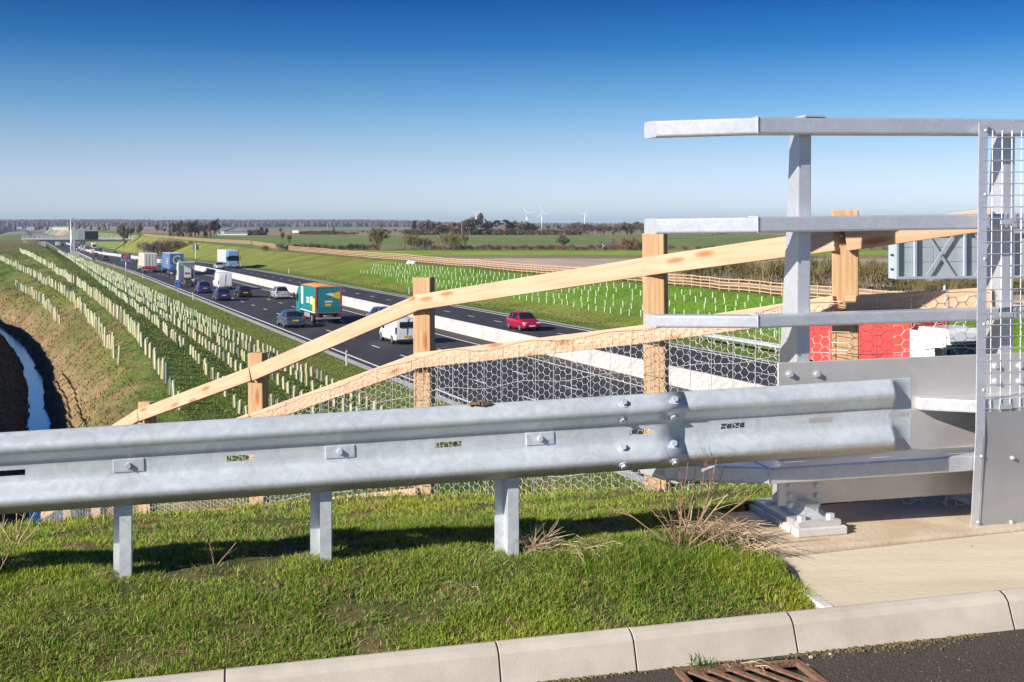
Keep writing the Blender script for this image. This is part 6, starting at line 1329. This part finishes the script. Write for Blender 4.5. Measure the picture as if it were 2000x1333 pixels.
# ------------------------------------------------------------------ grass of the verge
def blades(name, n, seed, box, hmul=1.0, keepf=None, label='', cmode=0, wmul=1.0):
    g = np.random.default_rng(seed); s = g.uniform(box[0], box[1], n); w = g.uniform(box[2], box[3], n); x, y = xy_sw(s, w)
    d = vnoise(x, y, .16, 51, 3); d2 = vnoise(x, y, .6, 52, 3); lush = np.exp(-(((x - .55) / .38) ** 2 + ((y - 4.82) / .22) ** 2)) + .6 * np.exp(-(((x + .35) / .5) ** 2 + ((y - 5.6) / .3) ** 2))
    keep = (g.random(n) < np.clip(d * 3.6 - 1.38 + d2 * .8 + lush, .05, 1)) & ~on_slab(x, y, .02) & (w > .012 + .02 * g.random(n)) & (fence_side(x, y) < .55)
    if keepf is not None: keep &= keepf(x, y, s, w, g)
    x, y, w, lush, d, d2 = (a[keep] for a in (x, y, w, lush, d, d2)); n = len(x); z = verge_z(x, y) - .004
    h = (.011 + .023 * g.random(n) ** 1.5 + .045 * lush * g.random(n) + .022 * np.clip(d - .5, 0, 1)) * hmul; dead = g.random(n) < .26 - .18 * np.clip(lush, 0, 1) + .16 * (d2 < .46)
    wd = g.uniform(.0011, .0021, n) * wmul; a = g.uniform(0, 2 * math.pi, n); la = g.uniform(0, 2 * math.pi, n); ln = np.abs(g.normal(.55, .55, n)); ln = np.where(dead, ln + .6, ln)
    ax, ay = np.cos(a) * wd, np.sin(a) * wd; dx, dy = np.cos(la) * ln * h, np.sin(la) * ln * h; hz_ = h / np.sqrt(1 + .6 * ln ** 2)
    P = np.empty((n, 5, 3)); P[:, 0] = np.stack([x - ax, y - ay, z], -1); P[:, 1] = np.stack([x + ax, y + ay, z], -1); P[:, 2] = np.stack([x + .38 * dx - ax * .8, y + .38 * dy - ay * .8, z + .6 * hz_], -1); P[:, 3] = np.stack([x + .38 * dx + ax * .8, y + .38 * dy + ay * .8, z + .6 * hz_], -1); P[:, 4] = np.stack([x + dx, y + dy, z + hz_], -1)
    pal = np.array([(.17, .31, .022), (.26, .39, .03), (.12, .25, .018), (.36, .42, .055), (.22, .34, .028)]); c = pal[g.integers(0, 5, n)] * g.uniform(.75, 1.25, (n, 1)); c = c * (1 - .25 * np.clip(lush, 0, 1)[:, None]) + np.clip(d2 - .42, 0, 1)[:, None] * np.array((.30, .10, 0)) - np.clip(.46 - d2, 0, 1)[:, None] * np.array((.25, .25, .0))
    c = np.maximum(c, .012); c = np.where(dead[:, None], np.array((.46, .36, .15)) * g.uniform(.55, 1.2, (n, 1)), c); b = np.arange(n)[:, None] * 5
    tag(fast_mesh(name, P.reshape(-1, 3), [b + np.array([[0, 1, 3, 2]]), b + np.array([[2, 3, 4]])], M_grass, col=np.repeat(c, 5, 0)), label, 'grass', kind='stuff')
blades('verge_turf', 380000, 61, (-3.7, .75, .0, 1.35), label='short turf on the verge between kerb and crash barrier')
blades('crest_turf', 130000, 62, (-5.2, 1.6, 1.3, 2.9), hmul=1.0, label='longer turf along the crest behind the crash barrier', wmul=1.3)
blades('slope_turf', 60000, 63, (-8, 1.6, 2.8, 8.5), hmul=1.7, label='grass on the slope around the timber fence', wmul=2.2)
# grass tuft by the grating, straw, dead stems, twigs
def tuft(name, label, x, y, n, h, spread, m, seed, lean=.6, r=.0013, cat='plant', dirv=(0, 0)):
    g = random.Random(seed); z = float(verge_z(np.array([x]), np.array([y]))[0]) if sw(x, y)[1] > 0 else kz(x) + ROADZ
    mb = MB()
    for _ in range(n):
        a = g.uniform(0, 6.28); q = g.uniform(0, spread); p = Vector((x + q * math.cos(a), y + q * math.sin(a), z)); a2 = g.uniform(0, 6.28); l = h * g.uniform(.4, 1.15); ln = abs(g.gauss(lean, .5)); d = Vector((math.cos(a2) * ln + dirv[0], math.sin(a2) * ln + dirv[1], 1)).normalized(); m1 = p + d * (l * .55); e = m1 + (d + Vector((d.x * .5, d.y * .5, -.35 * ln))).normalized() * (l * .45)
        zl_ = z + .004; 
        if m1.z < zl_: m1.z = zl_
        if e.z < zl_: e.z = zl_ + .003
        mb.tube(p, m1, r, r * .85, n=3, caps=False); mb.tube(m1, e, r * .85, r * .3, n=3, caps=False)
    return tag(mb.build(name, m, None, fix=False), label, cat)
M_green = mat('green_blade', (.10, .22, .025), rough=.6, noise=.2, scale=30)
gp = lambda px, py, z: ((px - 1000) / F * (F * (-z) / (py - 445)), F * (-z) / (py - 445))
x, y = xy_sw(GS - .13, -.135); tuft('grass_tuft', 'small green grass tuft growing between grating and kerb', x, y, 26, .055, .045, M_green, 3, .5, .0018)
x, y = xy_sw(GS + .02, -.15); tuft('straw_litter', 'dry straw caught on the edge of the drain grating', x, y, 18, .08, .08, M_straw, 4, 3.5, .0016)
x, y = gp(1022, 1070, -1.30); tuft('straw_clump', 'dry straw clump against the right barrier post', x + .04, y + .02, 70, .17, .05, M_straw, 5, 1.1, .0017, dirv=(.5, 0)); tuft('straw_clump', 'flattened straw lying right of the barrier post', x + .22, y + .04, 60, .22, .12, M_straw, 6, 4.0, .0016)
x, y = gp(1408, 1046, -1.30); tuft('dead_grass_heap', 'heap of dead pale grass against the parapet plinth', x, y, 420, .17, .13, M_straw, 7, 1.9, .0014); tuft('dead_grass_heap', 'flattened dead grass spilling over the plinth corner', x + .10, y - .10, 160, .15, .09, M_straw, 8, 2.5, .0014)
x, y = gp(910, 1145, -1.37); tuft('straw_wisp', 'short straw wisp in the middle of the turf', x, y, 14, .10, .04, M_straw, 9, 2.5, .0014)
def stems(name, label, x, y, list_, m, seed, r0=.0055, cat='shrub'):
    g = random.Random(seed); z = float(verge_z(np.array([x]), np.array([y]))[0]) - .01; mb = MB()
    def go(p, d, L, r, lv):
        k = 4; 
        for _ in range(k):
            q = p + d * (L / k); mb.tube(p, q, r, r * .88, n=5, caps=False); p = q; r *= .88; d = (d + Vector((g.gauss(0, .10), g.gauss(0, .10), g.gauss(.03, .08)))).normalized()
            if lv < 2 and g.random() < .62: go(p, (d + Vector((g.gauss(0, .6), g.gauss(0, .6), g.gauss(.1, .3)))).normalized(), L * g.uniform(.3, .55), r * .6, lv + 1)
    for dx, dy, L in list_: go(Vector((x + g.uniform(-.02, .02), y + g.uniform(-.02, .02), z)), Vector((dx, dy, 1)).normalized(), L, r0, 0)
    return tag(mb.build(name, m, None, fix=False), label, cat)
x, y = gp(1328, 1068, -1.30)
stems('bare_shrub', 'leafless reddish shrub growing beside the parapet plinth', x, y, [(-.05, 0, .36), (.55, .05, .38), (1.1, 0, .38), (-.75, 0, .30), (-1.5, .1, .32), (.3, .1, .28), (-.3, .1, .24), (1.7, -.1, .30), (.2, -.2, .2), (-.5, -.2, .18)], M_twig, 5, .0038)
x, y = gp(1345, 1050, -1.30); stems('bare_shrub', 'smaller leafless shoots just behind the reddish shrub', x, y + .05, [(.7, 0, .34), (.3, 0, .3), (-.4, 0, .24), (1.1, 0, .3)], M_straw, 6, .003)
x, y = gp(423, 1092, -1.33); stems('bare_twig', 'little forked twig standing in the barrier shadow', x, y, [(-.1, 0, .13), (.7, 0, .13), (-.6, 0, .10)], M_twig, 7, .003)
x, y = gp(-12, 1135, -1.36); stems('bare_twig', 'thin curved stem at the left edge of the turf', x, y, [(.45, 0, .17)], M_twig, 8, .003)
x, y = gp(700, 985, -1.33); stems('bare_twig', 'tangle of fine stems under the barrier near the netting', x, y + .1, [(.8, 0, .2), (.5, 0, .22), (-.6, 0, .2), (1.3, 0, .25), (0, 0, .18)], M_twig, 9, .0025)
x, y = gp(30, 1010, -1.40); stems('bare_twig', 'tangle of pale stems under the barrier at the left edge', x, y, [(.8, 0, .2), (.5, 0, .22), (-.6, 0, .2), (1.3, 0, .2), (0, 0, .18)], M_straw, 10, .003)
M_stone = mat('flint_stone', (.36, .30, .24), rough=.8, noise=.3, scale=25)
def stone(name, label, x, y, r, seed, m=M_stone):
    g = random.Random(seed); w = sw(x, y)[1]; z = float(verge_z(np.array([x]), np.array([y]))[0]) if w > 0 else kz(x) + ROADZ
    if on_slab(np.array([x]), np.array([y]))[0]: z = kz(x) + .02
    bm = bmesh.new(); bmesh.ops.create_icosphere(bm, subdivisions=1, radius=r)
    for v_ in bm.verts: v_.co = Vector((v_.co.x * g.uniform(.8, 1.4), v_.co.y * g.uniform(.7, 1.1), v_.co.z * g.uniform(.5, .8)))
    me = bpy.data.meshes.new(name); bm.to_mesh(me); bm.free(); me.materials.append(m); o = link(bpy.data.objects.new(name, me)); o.location = (x, y, z + r * .4); o.rotation_euler = (0, 0, g.uniform(0, 6)); tag(o, label, 'stone')
x, y = gp(958, 1044, -1.31); stone('loose_stone', 'pale flat stone at the foot of the right barrier post', x, y, .024, 1)
x, y = gp(1065, 995, -1.32); stone('loose_stone', 'grey pebble in the shade behind the barrier', x, y, .016, 2)
x, y = gp(1584, 1276, -1.495); stone('loose_stone', 'grey pebble on the asphalt right of the drain', x, y, .010, 3)
x, y = gp(1622, 1268, -1.49); stone('loose_stone', 'small pinkish pebble on the asphalt below the kerb joint', x, y, .008, 4)
x, y = gp(1898, 1070, -1.35); stone('loose_stone', 'brown crumb of brick lying on the footway', x, y, .010, 5, M_soil)
x, y = gp(540, 1155, -1.38); stone('soil_clod', 'brown soil clod in the turf right of the middle of the verge', x, y, .018, 6, M_soil)
# moss and litter in the gutter
g = np.random.default_rng(19); gm = MB()
for _ in range(2600):
    s = g.uniform(-2.2, 2.6); w = -.119 - abs(g.normal(0, .010)) * (1 + 2.2 * math.exp(-((s - .35) / .35) ** 2)); x, y = xy_sw(s, w); r = g.uniform(.0015, .0042)
    if math.sin(s * 5.1) + math.sin(s * 13.7) * .7 + g.normal(0, .5) < -.3: continue
    gm.box((x, y, kz(x) + ROADZ + r * .5), (r * 2.2, r * 1.8, r * 1.6), g.uniform(0, 3))
tag(gm.build('gutter_moss', mat('dry_moss', (.11, .095, .03), rough=.95, col2=(.20, .15, .07), scale=30), None, fix=False), 'dry moss and crumbs along the foot of the kerb', 'moss', kind='stuff')
# grit on the bridge road
g = np.random.default_rng(9); gm = MB()
for _ in range(420):
    s, w = g.uniform(-1.0, 2.6), -.13 - abs(g.normal(0, .35)); x, y = xy_sw(s, w)
    if abs(s - GS) < .26 and abs(w - GW) < .24: continue
    r = g.uniform(.0007, .0022); gm.box((x, y, kz(x) + ROADZ + r * .4), (r * 2, r * 1.5, r), g.uniform(0, 3))
tag(gm.build('road_grit', mat('pale_grit', (.34, .25, .17), rough=.9, noise=.5, scale=60), None, fix=False), 'fine pale grit scattered over the asphalt', 'grit', kind='stuff')

# ------------------------------------------------------------------ the air
hm = bpy.data.materials.new('haze_air'); hm.use_nodes = True; hn = hm.node_tree.nodes; hn.remove(hn['Principled BSDF'])
pv = hn.new('ShaderNodeVolumePrincipled'); pv.inputs['Color'].default_value = (.62, .76, 1, 1); pv.inputs['Density'].default_value = .00011; pv.inputs['Anisotropy'].default_value = .1
hm.node_tree.links.new(pv.outputs[0], hn['Material Output'].inputs['Volume'])
hz_o = MB().box((0, 3500, 25), (16000, 9500, 90)).build('haze', hm, None); tag(hz_o, 'thin blue haze over the distant fields', 'haze', kind='stuff')

# ------------------------------------------------------------------ tell look-alikes apart by their order
def ordinal(n): return '%d%s' % (n, 'th' if 10 <= n % 100 <= 20 else {1: 'st', 2: 'nd', 3: 'rd'}.get(n % 10, 'th'))
same = {}
for o in list(scene.objects):
    if o.parent is None and o.get('label') and o.get('group'): same.setdefault(o['label'], []).append(o)
for lab, os_ in same.items():
    if len(os_) < 2: continue
    tubes_ = 'mound tree tube' in lab
    os_.sort(key=lambda o: o.location.y if tubes_ else o.location.x / max(o.location.y, 1))
    for k, o in enumerate(os_): o['label'] = lab + (', %s from near end' if tubes_ else ', %s from the left') % ordinal(k + 1)
